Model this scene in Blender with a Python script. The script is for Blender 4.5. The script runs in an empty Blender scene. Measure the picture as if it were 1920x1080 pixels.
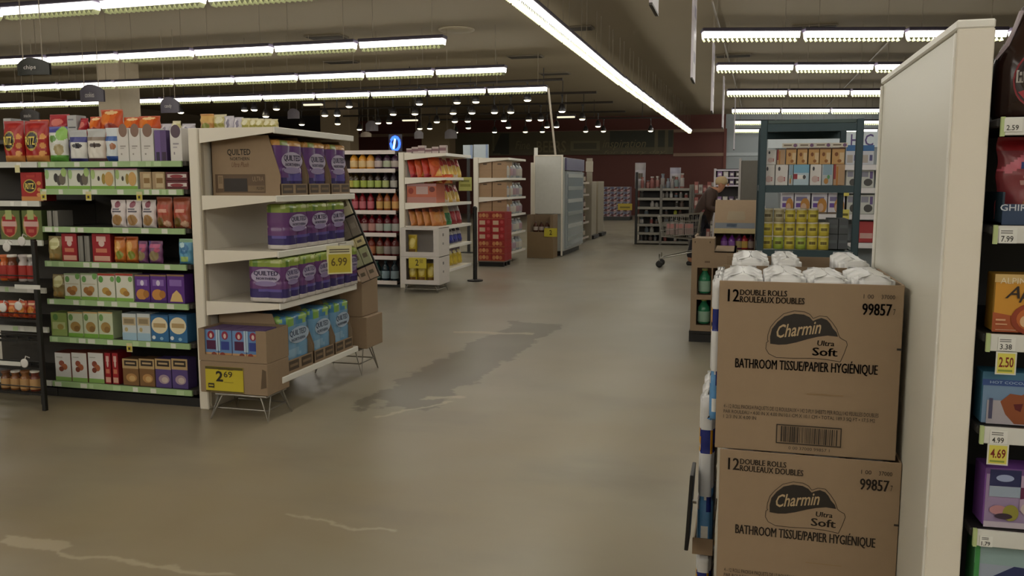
import bpy, math, random
from mathutils import Vector
random.seed(7)
S = bpy.context.scene
C = S.collection
# ------------------------------------------------------------------ camera
F = 1620.0
EYE = (0.0, 0.0, 1.5)
PITCH = math.atan(198 / F)
YAW = math.atan(440 / F * math.cos(PITCH))
_c, _s = math.cos, math.sin
RT = Vector((_c(YAW), _s(YAW), 0))
FW = Vector((-_s(YAW) * _c(PITCH), _c(YAW) * _c(PITCH), -_s(PITCH)))
UP = Vector((-_s(YAW) * _s(PITCH), _c(YAW) * _s(PITCH), _c(PITCH)))
cam = bpy.data.cameras.new('camera')
cam.sensor_width = 36
cam.lens = F / 1920 * 36
cam.clip_end = 200
cam_o = bpy.data.objects.new('camera', cam)
C.objects.link(cam_o)
cam_o.location = EYE
cam_o.rotation_euler = (math.pi / 2 - PITCH, 0, YAW)
S.camera = cam_o
# ------------------------------------------------------------------ world and exposure
w = bpy.data.worlds.new('world')
w.use_nodes = True
w.node_tree.nodes['Background'].inputs[0].default_value = (1, .92, .8, 1)
w.node_tree.nodes['Background'].inputs[1].default_value = .02
S.world = w
S.view_settings.view_transform = 'Standard'
S.view_settings.look = 'None'
S.view_settings.gamma = 1
S.view_settings.use_curve_mapping = False
S.view_settings.exposure = 0.0
S.cycles.sample_clamp_direct = 4.0
S.cycles.sample_clamp_indirect = 3.0
LAMP = 14.0          # radiance of the fluorescent troughs
SPOT = 30.0


def ray(px, py):
    return FW + RT * ((px - 960) / F) + UP * ((540 - py) / F)


def atY(px, py, Y):
    d = ray(px, py); t = Y / d.y
    return d.x * t, EYE[2] + d.z * t


def atX(px, py, X):
    d = ray(px, py); t = X / d.x
    return d.y * t, EYE[2] + d.z * t


def atZ(px, py, Z=0.0):
    d = ray(px, py); t = (Z - EYE[2]) / d.z
    return d.x * t, d.y * t


# ------------------------------------------------------------------ materials
def lin(h):
    r = []
    for i in (0, 2, 4):
        v = int(h[i:i + 2], 16) / 255
        r.append(v / 12.92 if v < .04045 else ((v + .055) / 1.055) ** 2.4)
    return r


_mats = {}


def mat(h, rough=.55, metal=0.0, var=.07, scale=14.0, emit=0.0, bump=0.0, alpha=1.0):
    key = (h, rough, metal, var, scale, emit, bump, alpha)
    if key in _mats:
        return _mats[key]
    m = bpy.data.materials.new('paint_' + h)
    m.use_nodes = True
    nt = m.node_tree
    b = nt.nodes['Principled BSDF']
    c = lin(h)
    b.inputs['Roughness'].default_value = rough
    b.inputs['Metallic'].default_value = metal
    if emit:
        b.inputs['Base Color'].default_value = (*c, 1)
        b.inputs['Emission Color'].default_value = (*c, 1)
        b.inputs['Emission Strength'].default_value = emit
    else:
        tc = nt.nodes.new('ShaderNodeTexCoord')
        n = nt.nodes.new('ShaderNodeTexNoise')
        n.inputs['Scale'].default_value = scale
        n.inputs['Detail'].default_value = 4
        nt.links.new(tc.outputs['Object'], n.inputs['Vector'])
        mx = nt.nodes.new('ShaderNodeMix')
        mx.data_type = 'RGBA'
        mx.inputs[6].default_value = (*[x * (1 - var) for x in c], 1)
        mx.inputs[7].default_value = (*[min(1, x * (1 + var)) for x in c], 1)
        nt.links.new(n.outputs['Fac'], mx.inputs[0])
        nt.links.new(mx.outputs[2], b.inputs['Base Color'])
        if bump:
            bp = nt.nodes.new('ShaderNodeBump')
            bp.inputs['Strength'].default_value = bump
            bp.inputs['Distance'].default_value = .01
            nt.links.new(n.outputs['Fac'], bp.inputs['Height'])
            nt.links.new(bp.outputs['Normal'], b.inputs['Normal'])
    if alpha < 1:
        b.inputs['Alpha'].default_value = alpha
    _mats[key] = m
    return m


KRAFT = mat('957f66', .8, var=.05, scale=30)
KRAFTD = mat('806c55', .85, var=.06, scale=30)
INK = mat('2b231b', .7)
CREAM = mat('e6dfd0', .38, var=.03, scale=3)
CREAMW = mat('eae8e0', .38, var=.03, scale=3)
WHITE = mat('e8e6e2', .4, var=.03)
BLACK = mat('141312', .45)
DARKM = mat('2a2826', .4, .4)
STEEL = mat('9a978f', .3, .85)
SHELFD = mat('3a3631', .6)
FILM = dict(rough=.25)


# ------------------------------------------------------------------ mesh builder
_glyph = {}


def glyphs(t, bold=0.0, shear=0.0):
    k = (t, bold, shear)
    if k not in _glyph:
        cu = bpy.data.curves.new('t', 'FONT')
        cu.body = t
        cu.resolution_u = 2
        cu.offset = bold
        cu.shear = shear
        o = bpy.data.objects.new('t', cu)
        me = bpy.data.meshes.new_from_object(o)
        vs = [(v.co.x, v.co.y) for v in me.vertices]
        fs = [tuple(p.vertices) for p in me.polygons]
        bpy.data.objects.remove(o)
        bpy.data.curves.remove(cu)
        bpy.data.meshes.remove(me)
        xs = [v[0] for v in vs] or [0, 1]; ys = [v[1] for v in vs] or [0, 1]
        _glyph[k] = (vs, fs, (min(xs), min(ys), max(xs), max(ys)))
    return _glyph[k]


class MB:
    def __init__(s):
        s.v, s.f, s.m, s.mats = [], [], [], []

    def mi(s, m):
        if isinstance(m, str):
            m = mat(m)
        if m not in s.mats:
            s.mats.append(m)
        return s.mats.index(m)

    def add(s, vs, fs, m):
        n = len(s.v)
        s.v += [tuple(v) for v in vs]
        i = s.mi(m)
        for f in fs:
            s.f.append(tuple(k + n for k in f)); s.m.append(i)
        return s

    def face(s, pts, m):
        return s.add(pts, [tuple(range(len(pts)))], m)

    def box(s, x0, y0, z0, x1, y1, z1, m, c=0.0):
        if x1 < x0: x0, x1 = x1, x0
        if y1 < y0: y0, y1 = y1, y0
        if z1 < z0: z0, z1 = z1, z0
        if c <= 0:
            vs = [(x, y, z) for x in (x0, x1) for y in (y0, y1) for z in (z0, z1)]
            return s.add(vs, [(0, 1, 3, 2), (4, 6, 7, 5), (0, 4, 5, 1), (2, 3, 7, 6), (0, 2, 6, 4), (1, 5, 7, 3)], m)
        c = min(c, (x1 - x0) * .4, (y1 - y0) * .4, (z1 - z0) * .4)
        vs, ix = [], {}
        L, Hh = (x0, y0, z0), (x1, y1, z1)
        for a in range(8):
            sg = (a & 1, a >> 1 & 1, a >> 2 & 1)
            for ax in range(3):
                p = []
                for k in range(3):
                    e = Hh[k] if sg[k] else L[k]
                    if k != ax:
                        e += -c if sg[k] else c
                    p.append(e)
                ix[(sg, ax)] = len(vs); vs.append(p)
        fs = []
        for ax in range(3):
            o1, o2 = (ax + 1) % 3, (ax + 2) % 3
            for side in (0, 1):
                q = []
                for a, b in ((0, 0), (1, 0), (1, 1), (0, 1)):
                    sg = [0, 0, 0]; sg[ax] = side; sg[o1] = a; sg[o2] = b
                    q.append(ix[(tuple(sg), ax)])
                fs.append(tuple(q) if side else tuple(q[::-1]))
            for a in (0, 1):
                for b in (0, 1):
                    q = []
                    for e, axx in ((0, o1), (1, o1), (1, o2), (0, o2)):
                        sg = [0, 0, 0]; sg[ax] = e; sg[o1] = a; sg[o2] = b
                        q.append(ix[(tuple(sg), axx)])
                    fs.append(tuple(q) if a == b else tuple(q[::-1]))
        for a in range(8):
            sg = (a & 1, a >> 1 & 1, a >> 2 & 1)
            t = [ix[(sg, 0)], ix[(sg, 1)], ix[(sg, 2)]]
            fs.append(tuple(t) if sum(sg) % 2 else tuple(t[::-1]))
        return s.add(vs, fs, m)

    def tube(s, pts, r, m, n=8):
        pts = [Vector(p) for p in pts]
        rs = r if isinstance(r, (list, tuple)) else [r] * len(pts)
        vs, fs = [], []
        for i, p in enumerate(pts):
            d = (pts[min(i + 1, len(pts) - 1)] - pts[max(i - 1, 0)]).normalized()
            a = d.cross(Vector((0, 0, 1)))
            if a.length < .05: a = d.cross(Vector((1, 0, 0)))
            a.normalize(); b = d.cross(a)
            for k in range(n):
                t = 2 * math.pi * k / n
                vs.append(p + (a * math.cos(t) + b * math.sin(t)) * rs[i])
        for i in range(len(pts) - 1):
            for k in range(n):
                k2 = (k + 1) % n
                fs.append((i * n + k, i * n + k2, (i + 1) * n + k2, (i + 1) * n + k))
        fs.append(tuple(range(n))); fs.append(tuple(range((len(pts) - 1) * n, len(pts) * n))[::-1])
        return s.add(vs, fs, m)

    def lathe(s, prof, m, n=14, x=0, y=0, z=0, sx=1, sy=1):
        """prof: list of (radius, height[, material])"""
        vs = []
        for p in prof:
            for k in range(n):
                t = 2 * math.pi * k / n
                vs.append((x + p[0] * sx * math.cos(t), y + p[0] * sy * math.sin(t), z + p[1]))
        b = len(s.v); s.v += vs
        for i in range(len(prof) - 1):
            j = s.mi(prof[i][2] if len(prof[i]) > 2 else m)
            for k in range(n):
                k2 = (k + 1) % n
                s.f.append((b + i * n + k, b + i * n + k2, b + (i + 1) * n + k2, b + (i + 1) * n + k)); s.m.append(j)
        j = s.mi(m)
        s.f.append(tuple(range(b, b + n))[::-1]); s.m.append(j)
        s.f.append(tuple(range(b + (len(prof) - 1) * n, b + len(prof) * n))); s.m.append(j)
        return s

    def grid(s, P, mf, wrap=False):
        """P[j][i] rows of points; mf(i, j) -> material"""
        b = len(s.v); nu = len(P[0])
        for r in P: s.v += [tuple(p) for p in r]
        for j in range(len(P) - 1):
            for i in range(nu if wrap else nu - 1):
                i2 = (i + 1) % nu
                s.f.append((b + j * nu + i, b + j * nu + i2, b + (j + 1) * nu + i2, b + (j + 1) * nu + i))
                s.m.append(s.mi(mf(i, j)))
        return s

    def text(s, t, x0, z0, x1, z1, y, m, bold=0.0, shear=0.0, rot=0.0, flip=False):
        """text fitted in the rectangle, standing in the XZ plane and facing -Y"""
        vs, fs, (a, b, c, d) = glyphs(t, bold, shear)
        kx = (x1 - x0) / max(1e-6, c - a); kz = (z1 - z0) / max(1e-6, d - b)
        mx, mz = (x0 + x1) / 2, (z0 + z1) / 2
        out = []
        for u, v in vs:
            X, Z = x0 + (u - a) * kx - mx, z0 + (v - b) * kz - mz
            out.append((mx + X * math.cos(rot) - Z * math.sin(rot), y, mz + X * math.sin(rot) + Z * math.cos(rot)))
        return s.add(out, fs, m)

    def line(s, pts, wd, y, m):
        for (x0, z0), (x1, z1) in zip(pts, pts[1:]):
            dx, dz = x1 - x0, z1 - z0
            l = math.hypot(dx, dz) or 1
            nx, nz = -dz / l * wd / 2, dx / l * wd / 2
            s.face([(x0 + nx, y, z0 + nz), (x0 - nx, y, z0 - nz), (x1 - nx, y, z1 - nz), (x1 + nx, y, z1 + nz)], m)
        return s

    def data(s, name, smooth=False):
        me = bpy.data.meshes.new(name)
        me.from_pydata(s.v, [], s.f)
        for m in s.mats: me.materials.append(m)
        me.polygons.foreach_set('material_index', s.m)
        if smooth: me.polygons.foreach_set('use_smooth', [True] * len(s.f))
        me.update()
        return me

    def build(s, name, parent=None, smooth=False, loc=(0, 0, 0), rz=0.0):
        return link(name, s.data(name, smooth), parent, loc, rz)


def link(name, me, parent=None, loc=(0, 0, 0), rz=0.0, tilt=0.0):
    o = bpy.data.objects.new(name, me)
    C.objects.link(o)
    o.location = loc
    o.rotation_euler = (tilt, 0, rz)
    if parent: o.parent = parent
    return o


def tag(o, label=None, cat=None, group=None, kind=None):
    if label: o['label'] = label
    if cat: o['category'] = cat
    if group: o['group'] = group
    if kind: o['kind'] = kind
    return o


def thing(name, label, cat, loc=(0, 0, 0), rz=0.0, group=None):
    return tag(link(name, None, None, loc, rz), label, cat, group)


def struct(name, mb, smooth=False):
    return tag(mb.build(name, None, smooth), kind='structure')


# ------------------------------------------------------------------ printed art (x and y from 0 to 1, y upward)
def inside(op, u, v):
    k = op[0]
    if k == 'r': return op[1] <= u <= op[3] and op[2] <= v <= op[4]
    if k == 'e': return ((u - op[1]) / op[3]) ** 2 + ((v - op[2]) / op[4]) ** 2 <= 1
    if k == 'p':
        c, P = False, op[1]
        for (x0, y0), (x1, y1) in zip(P, P[1:] + P[:1]):
            if (y0 > v) != (y1 > v) and u < (x1 - x0) * (v - y0) / (y1 - y0) + x0: c = not c
        return c
    return False


def shade(ops, base, u, v):
    for op in reversed(ops):
        if op[0] not in 'tER' and inside(op, u, v): return op[-1]
    return base


def printed(ops, w, h, y, step=.0005):
    """flat art on a front that faces -Y, lower edge at z = 0, centred on x = 0"""
    mb = MB()
    X = lambda u: (u - .5) * w
    for k, op in enumerate(ops):
        yy = y - step * (k + 1)
        if op[0] in 'rR':
            mb.face([(X(op[1]), yy, op[2] * h), (X(op[3]), yy, op[2] * h), (X(op[3]), yy, op[4] * h), (X(op[1]), yy, op[4] * h)], op[5])
        elif op[0] in 'eE':
            mb.face([(X(op[1] + op[3] * math.cos(t * math.pi / 11)), yy, (op[2] + op[4] * math.sin(t * math.pi / 11)) * h) for t in range(22)], op[5])
        elif op[0] == 'p':
            mb.face([(X(a), yy, b * h) for a, b in op[1]], op[2])
        elif op[0] == 't':
            kw = dict(op[7]) if len(op) > 7 else {}
            fat = kw.pop('fat', 0)
            for sh in ((-fat, 0, fat) if fat else (0,)):
                mb.text(op[1], X(op[2]) + sh, op[3] * h, X(op[4]) + sh, op[5] * h, yy, op[6], **kw)
    return mb


# ------------------------------------------------------------------ goods: each kind is a body mesh and its part meshes
_kinds = {}


def carton(w, d, h, art, base, side=None):
    body = MB().box(-w / 2, 0, 0, w / 2, d, h, side or base, .0025)
    f = printed([('r', .012, .012, .988, .988, base)] + art, w, h, .0)
    return body.data('carton'), [('front_print', f.data('front_print'))]


def pouch(w, d, h, art, base, crimp=.05):
    mb = MB()
    nu, nv = 26, 36
    ph = random.random() * 6
    for sgn in (-1, 1):
        P = []
        for j in range(nv + 1):
            v = j / nv
            row = []
            for i in range(nu + 1):
                u = -1 + 2 * i / nu
                prof = min(1, (v / .13)) ** .5 * min(1, max(0, (1 - crimp - v)) / .4) ** .7
                t = d / 2 * (max(0, 1 - abs(u) ** 2.6)) ** .6 * prof
                t += .0025 * math.sin(9 * u + 5 * v + ph) * math.sin(11 * v + ph) * prof
                row.append((w / 2 * u * (1 - .05 * prof * (1 - v)) + .002 * math.sin(v * 17 + ph), d / 2 + sgn * max(t, .0008), v * h))
            P.append(row if sgn < 0 else row[::-1])
        if sgn < 0: mb.grid(P, lambda i, j: mat(shade(art, base, (i + .5) / nu, (j + .5) / nv), .3))
        else: mb.grid(P, lambda i, j: mat(base, .3))
    parts = []
    tx = [o for o in art if o[0] in 'tER']
    if tx: parts.append(('front_lettering', printed(tx, w, h, -.003).data('front_lettering')))
    return mb.data('pouch', True), parts


def roll_pack(w, d, h, art, base, nx=3, ny=2, nz=2, sideart=None):
    """film-wrapped rolls standing upright in tiers: the wrap follows every roll"""
    mb = MB()
    per = []
    q = 7
    for k in range(nx * q): per.append(('f', k / (nx * q)))
    for k in range(ny * q): per.append(('s', k / (ny * q)))
    for k in range(nx * q): per.append(('b', k / (nx * q)))
    for k in range(ny * q): per.append(('t', k / (ny * q)))

    def pt(side, s, ins):
        n = nx if side in 'fb' else ny
        dent = .014 * (1 - abs(math.sin(math.pi * n * s)) ** .45) * (1 if ins < .02 else .25) + ins
        x0, x1, y0, y1 = -w / 2, w / 2, 0, d
        if s == 0: dent = .018 + ins * .7
        if side == 'f': return (x0 + w * s + (dent if s == 0 else 0), y0 + dent)
        if side == 's': return (x1 - dent, y0 + d * s + (dent if s == 0 else 0))
        if side == 'b': return (x1 - w * s - (dent if s == 0 else 0), y1 - dent)
        return (x0 + dent, y1 - d * s - (dent if s == 0 else 0))
    zs = [(0, .022), (.02, .006)]
    for t in range(nz):
        a, b = t / nz, (t + 1) / nz
        for g in (.08, .22, .38, .5, .62, .78, .92): zs.append((a + (b - a) * g, 0.0))
        if t < nz - 1: zs.append((b, .006))
    zs += [(.98, .008), (.995, min(.026, w * .2)), (1, min(.05, w * .3))]
    P = [[(*pt(sd, s, ins), z * h) for sd, s in per] for z, ins in zs]

    def mf(i, j):
        sd, s = per[i]
        v = (zs[j][0] + zs[j + 1][0]) / 2
        a = art if sd in 'fb' else (sideart if sideart is not None else art)
        return mat(shade(a, base, s + .02, v), .22)
    mb.grid(P, mf, True)
    n = len(per)
    b0 = len(mb.v) - n
    e = min(w, d) * .42
    tc = mb.mi(mat(shade(art, base, .5, .995), .22))
    for k in range(n):
        x, y, z = mb.v[b0 + k]
        mb.v.append((x * (.12 if w <= d else max(.12, 1 - e * 2 / w)), (y - d / 2) * (.12 if d < w else max(.12, 1 - e * 2 / d)) + d / 2, h + .001))
    for k in range(n):
        mb.f.append((b0 + k, b0 + (k + 1) % n, b0 + n + (k + 1) % n, b0 + n + k)); mb.m.append(tc)
    top = b0 + n
    c = len(mb.v); mb.v.append((0, d / 2, h + .001))
    for k in range(n):
        mb.f.append((top + k, top + (k + 1) % n, c)); mb.m.append(mb.mi(mat(shade(art, base, .5, .995), .22)))
    c = len(mb.v); mb.v.append((0, d / 2, 0))
    for k in range(n):
        mb.f.append((b0 - (len(zs) - 1) * n + (k + 1) % n, b0 - (len(zs) - 1) * n + k, c)); mb.m.append(mb.mi(mat(base, .22)))
    tx = [o for o in art if o[0] in 'tER']
    parts = [('front_lettering', printed(tx, w, h, -.001).data('front_lettering'))] if tx else []
    return mb.data('roll_pack', True), parts


def bottle(r, h, liquid, label, cap, lab=(.16, .52), neck=.38, accent=None):
    g = mat(liquid, .12)
    b = MB().lathe([(r * .86, 0), (r, h * .03), (r, h * .56), (r * .93, h * .66), (r * .62, h * .78), (r * neck, h * .86), (r * neck, h * .93)], g)
    l = MB().lathe([(r * 1.012, h * lab[0]), (r * 1.016, h * lab[0] + .001), (r * 1.016, h * (lab[0] * .55 + lab[1] * .45), accent or label), (r * 1.016, h * lab[1] - .001), (r * 1.012, h * lab[1])], mat(label, .5))
    c = MB().lathe([(r * neck * 1.12, h * .91), (r * neck * 1.14, h * .92), (r * neck * 1.12, h * .995), (r * neck * .95, h)], mat(cap, .4))
    return b.data('bottle', True), [('paper_label', l.data('paper_label', True)), ('screw_cap', c.data('screw_cap', True))]


def can(r, h, col, band, lid='c9c2a8'):
    b = MB().lathe([(r * .95, 0), (r, .004), (r, h * .3, band), (r, h * .72), (r, h - .008), (r * .96, h - .004)], mat(col, .35), 18)
    c = MB().lathe([(r * 1.01, h - .01), (r * 1.02, h - .006), (r * 1.02, h), (r * .97, h + .002)], mat(lid, .4), 18)
    e = MB()
    for k in range(5):
        a = -math.pi / 2 - .5 + k * .25
        e.face([(r * 1.004 * math.cos(a + s * .1), r * 1.004 * math.sin(a + s * .1), h * z) for s, z in ((-1, .38), (1, .38), (1, .6), (-1, .6))], '4a3a18')
    return b.data('canister', True), [('lid', c.data('lid', True)), ('emblem', e.data('emblem'))]


SH = dict(carton=carton, pouch=pouch, roll_pack=roll_pack, bottle=bottle, can=can)


def put(name, shape, args, loc, label, cat, rz=0.0, group=None, tilt=0.0, kw={}):
    key = (shape, repr(args), repr(kw))
    if key not in _kinds: _kinds[key] = SH[shape](*args, **kw)
    me, parts = _kinds[key]
    o = link(name, me, None, loc, rz, tilt)
    tag(o, label, cat, group)
    for n, pm in parts: link(n, pm, o)
    return o


ORD = ['first', 'second', 'third', 'fourth', 'fifth', 'sixth', 'seventh', 'eighth', 'ninth', 'tenth', 'eleventh', 'twelfth', '13th', '14th', '15th', '16th', '17th', '18th', '19th', '20th']


# ------------------------------------------------------------------ room shell
CEIL = 4.5
BACK = 40.0
def nodes_floor():
    m = bpy.data.materials.new('polished_concrete')
    m.use_nodes = True
    nt = m.node_tree; N = nt.nodes; Lk = nt.links
    b = N['Principled BSDF']
    geo = N.new('ShaderNodeNewGeometry')

    def val(x, sock):
        if isinstance(x, (int, float)): sock.default_value = x
        else: Lk.new(x, sock)

    def ma(op, a, b_=0.0, clamp=False):
        n = N.new('ShaderNodeMath'); n.operation = op; n.use_clamp = clamp
        val(a, n.inputs[0]); val(b_, n.inputs[1])
        return n.outputs[0]

    def noise(scale, detail=5, rough=.6, sx=1, sy=1):
        mp = N.new('ShaderNodeMapping')
        mp.inputs['Scale'].default_value = (sx, sy, 1)
        Lk.new(geo.outputs['Position'], mp.inputs['Vector'])
        n = N.new('ShaderNodeTexNoise')
        n.inputs['Scale'].default_value = scale
        n.inputs['Detail'].default_value = detail
        n.inputs['Roughness'].default_value = rough
        Lk.new(mp.outputs[0], n.inputs['Vector'])
        return n.outputs['Fac']

    def ramp(x, a, b_, c=0.0, d=1.0):
        n = N.new('ShaderNodeMapRange'); n.interpolation_type = 'SMOOTHSTEP'
        Lk.new(x, n.inputs[0])
        for i, v in enumerate((a, b_, c, d)): n.inputs[i + 1].default_value = v
        return n.outputs[0]

    def mix(f, a, b_):
        n = N.new('ShaderNodeMix'); n.data_type = 'RGBA'
        val(f, n.inputs[0])
        for s_, x in ((6, a), (7, b_)):
            if isinstance(x, str): n.inputs[s_].default_value = (*lin(x), 1)
            else: Lk.new(x, n.inputs[s_])
        return n.outputs[2]
    sep = N.new('ShaderNodeSeparateXYZ')
    Lk.new(geo.outputs['Position'], sep.inputs[0])
    PXs, PYs = sep.outputs[0], sep.outputs[1]
    wob = ma('SUBTRACT', noise(3.2, 4), .5)

    def strip(A, B, hw, warp, soft=.04):
        l = math.hypot(B[0] - A[0], B[1] - A[1])
        dx, dy = (B[0] - A[0]) / l, (B[1] - A[1]) / l
        rx, ry = ma('SUBTRACT', PXs, A[0]), ma('SUBTRACT', PYs, A[1])
        u = ma('ADD', ma('MULTIPLY', rx, dx), ma('MULTIPLY', ry, dy))
        v = ma('ADD', ma('MULTIPLY', rx, -dy), ma('MULTIPLY', ry, dx))
        u = ma('ADD', u, ma('MULTIPLY', wob, warp * 2))
        v = ma('ABSOLUTE', ma('ADD', v, ma('MULTIPLY', wob, warp)))
        k = ma('MULTIPLY', ramp(u, 0, soft * 2), ramp(u, l, l - soft * 2))
        return ma('MULTIPLY', k, ramp(v, hw, hw - soft))
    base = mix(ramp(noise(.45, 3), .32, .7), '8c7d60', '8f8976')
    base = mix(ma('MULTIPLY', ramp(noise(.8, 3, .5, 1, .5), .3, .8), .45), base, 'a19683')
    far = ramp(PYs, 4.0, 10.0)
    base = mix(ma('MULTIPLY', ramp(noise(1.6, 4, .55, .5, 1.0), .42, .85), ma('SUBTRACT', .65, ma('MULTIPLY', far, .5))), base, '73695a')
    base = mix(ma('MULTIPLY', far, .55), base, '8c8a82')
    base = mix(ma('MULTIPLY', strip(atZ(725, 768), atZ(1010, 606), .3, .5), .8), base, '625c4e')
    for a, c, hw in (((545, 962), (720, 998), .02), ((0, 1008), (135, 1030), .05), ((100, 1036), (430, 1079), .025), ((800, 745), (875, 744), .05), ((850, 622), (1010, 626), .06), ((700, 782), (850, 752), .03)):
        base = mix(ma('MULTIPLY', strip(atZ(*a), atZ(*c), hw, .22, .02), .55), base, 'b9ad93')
    Lk.new(base, b.inputs['Base Color'])
    rg = ramp(noise(.7, 2), .25, .8, .3, .4)
    Lk.new(rg, b.inputs['Roughness'])
    b.inputs['Specular IOR Level'].default_value = .45
    return m


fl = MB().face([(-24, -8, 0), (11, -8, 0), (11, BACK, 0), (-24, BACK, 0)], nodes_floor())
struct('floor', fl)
struct('ceiling', MB().box(-24, -8, CEIL, 11, BACK, CEIL + .1, mat('8d8067', .8, var=.05, scale=.5)))
RX = atY(1358, 330, BACK)[0]
RED = mat('5c2a21', .6, var=.05, scale=.6)
struct('wall_back', MB().box(-24, BACK, 0, RX, BACK + .2, CEIL, RED))
struct('wall_backright', MB().box(RX, BACK, 0, 11, BACK + .2, CEIL, mat('98a0a4', .6, var=.04, scale=.5)))
struct('wall_left', MB().box(-24.2, -8, 0, -24, BACK, CEIL, mat('7b6d57', .7)))
struct('wall_right', MB().box(11, -8, 0, 11.2, BACK, CEIL, mat('8b8478', .7)))
struct('wall_front', MB().box(-24, -8.2, 0, 11, -8, CEIL, mat('d8d2c4', .7)))
# rails on the far wall
z1 = atY(1300, 245, BACK)[1]; z2 = atY(1300, 290, BACK)[1]
mx0, mx1 = atY(838, 268, BACK)[0], atY(1263, 268, BACK)[0]
RAIL = mat('8d7360', .6)
struct('trim_1', MB().box(-24, BACK - .06, z1 - .07, RX, BACK, z1 + .07, RAIL))
struct('trim_2', MB().box(mx1, BACK - .06, z2 - .07, RX, BACK, z2 + .07, RAIL))
struct('trim_3', MB().box(RX, BACK - .06, z2 - .07, 11, BACK, z2 + .07, mat('b4bcc0', .6)))
struct('trim_4', MB().box(RX - .06, BACK - .07, 0, RX + .06, BACK, z1 + .07, mat('6e3a31', .6)))
# painted mural board
def mural():
    y0, y1 = atY(1050, 291, BACK)[1], atY(1050, 247, BACK)[1]
    wd, ht = mx1 - mx0, y1 - y0
    t = thing('wall_mural', 'long dim olive mural board with lettering high on the red back wall', 'sign', ((mx0 + mx1) / 2, BACK - .13, y0))
    MB().box(-wd / 2, 0, 0, wd / 2, .12, ht, '554e38', .01).build('board', t)
    U = lambda px: (px - 838) / (1263 - 838)
    V = lambda py: (291 - py) / 44
    lt = '75694a'
    art = [('r', U(945), .05, U(962), .95, '2c2c22'), ('p', [(U(930), .1), (U(945), .9), (U(952), .9), (U(962), .1)], '2b2a20'),
           ('r', U(1150), .3, U(1262), .98, '2f3124'), ('r', U(1230), 0, U(1236), 1, '5d553c'), ('r', U(1248), 0, U(1254), 1, '5d553c'),
           ('r', U(1078), V(283), U(1132), V(265), '6a6247'), ('r', U(1084), V(280), U(1126), V(269), '4a4636'),
           ('t', 'Fine', U(974), V(279), U(1002), V(264), lt, dict(shear=.25)),
           ('t', 'BEERS', U(1015), V(286), U(1070), V(264), lt, dict(bold=.015)),
           ('t', 'inspiration', U(1137), V(283), U(1215), V(264), lt, dict(shear=.3)),
           ('t', 'for every day', U(1140), V(292), U(1250), V(283), lt, dict(shear=.3)),
           ('r', U(930), .2, U(934), .9, '6a6247')]
    printed(art, wd, ht, -.002, .004).build('mural_lettering', t)


mural()
# concrete column standing among the shelves at the far left, and the soffits behind
cx0, cy = atY(184, 200, 18.5)[0], 18.5
cx1 = atY(223, 200, 18.5)[0]
struct('column_1', MB().box(cx0, cy, 0, cx1 + .05, cy + .75, CEIL, mat('a0937d', .7), .02))
a0 = atY(600, 230, 30)[0]; a1 = atY(655, 230, 30)[0]
struct('column_2', MB().box(a0, 30, 0, a1, 30.8, CEIL, mat('8c7c64', .7), .02))
a0 = atY(790, 260, 33)[0]; a1 = atY(842, 260, 33)[0]
struct('column_3', MB().box(a0, 33, 0, a1, 33.8, CEIL, mat('6b5c45', .7), .02))
a0, zt = atY(250, 218, 36); a1 = atY(601, 218, 36)[0]
struct('trim_5', MB().box(a0, 36, zt - .9, a1, 36.6, zt, mat('2a2420', .7)))
# ceiling conduits
CON = mat('8a7f6d', .5)
for i, (p, q) in enumerate((((1335, 2), (1392, 205)), ((1683, 60), (1545, 205)))):
    A, B = atZ(*p, CEIL - .03), atZ(*q, CEIL - .03)
    struct('trim_%d' % (6 + i), MB().tube([(*A, CEIL - .03), (*B, CEIL - .03)], .018, CON, 6))
# air vents and a round speaker in the ceiling
VENT = mat('3d372d', .7)
vlist = [(612, 68, 'above the second light row'), (640, 115, 'between the second and third light rows'), (985, 105, 'beside the diagonal light line'), (1072, 52, 'between the diagonal light line and banners'), (1375, 103, 'beyond the first short light row'), (1527, 49, 'before the first short light row'), (1040, 137, 'past the end of the third light row'), (40, 4, 'above the foremost shelf light row')]
for px, py, d in vlist:
    X, Y = atZ(px, py, CEIL)
    t = thing('ceiling_vent', 'dark slotted air vent in the ceiling, ' + d, 'vent', (X, Y, CEIL), 0, 'ceiling air vents')
    MB().box(-.42, -.2, -.03, .42, .2, 0, mat('6b6252', .7), .008).build('vent_frame', t)
    m = MB()
    for k in range(6): m.box(-.38, -.17 + k * .06, -.04, .38, -.13 + k * .06, -.028, VENT)
    m.build('vent_slats', t)
X, Y = atZ(856, 55, CEIL)
t = thing('ceiling_speaker', 'round pale ceiling speaker disc above the aisle', 'speaker', (X, Y, CEIL))
MB().lathe([(.36, -.02), (.36, 0)], mat('b5a98f', .6), 28).build('bezel', t)
MB().lathe([(.02, -.05), (.2, -.045), (.3, -.03), (.31, -.02)], mat('a3977e', .7), 28).build('speaker_grille', t, True)

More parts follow.
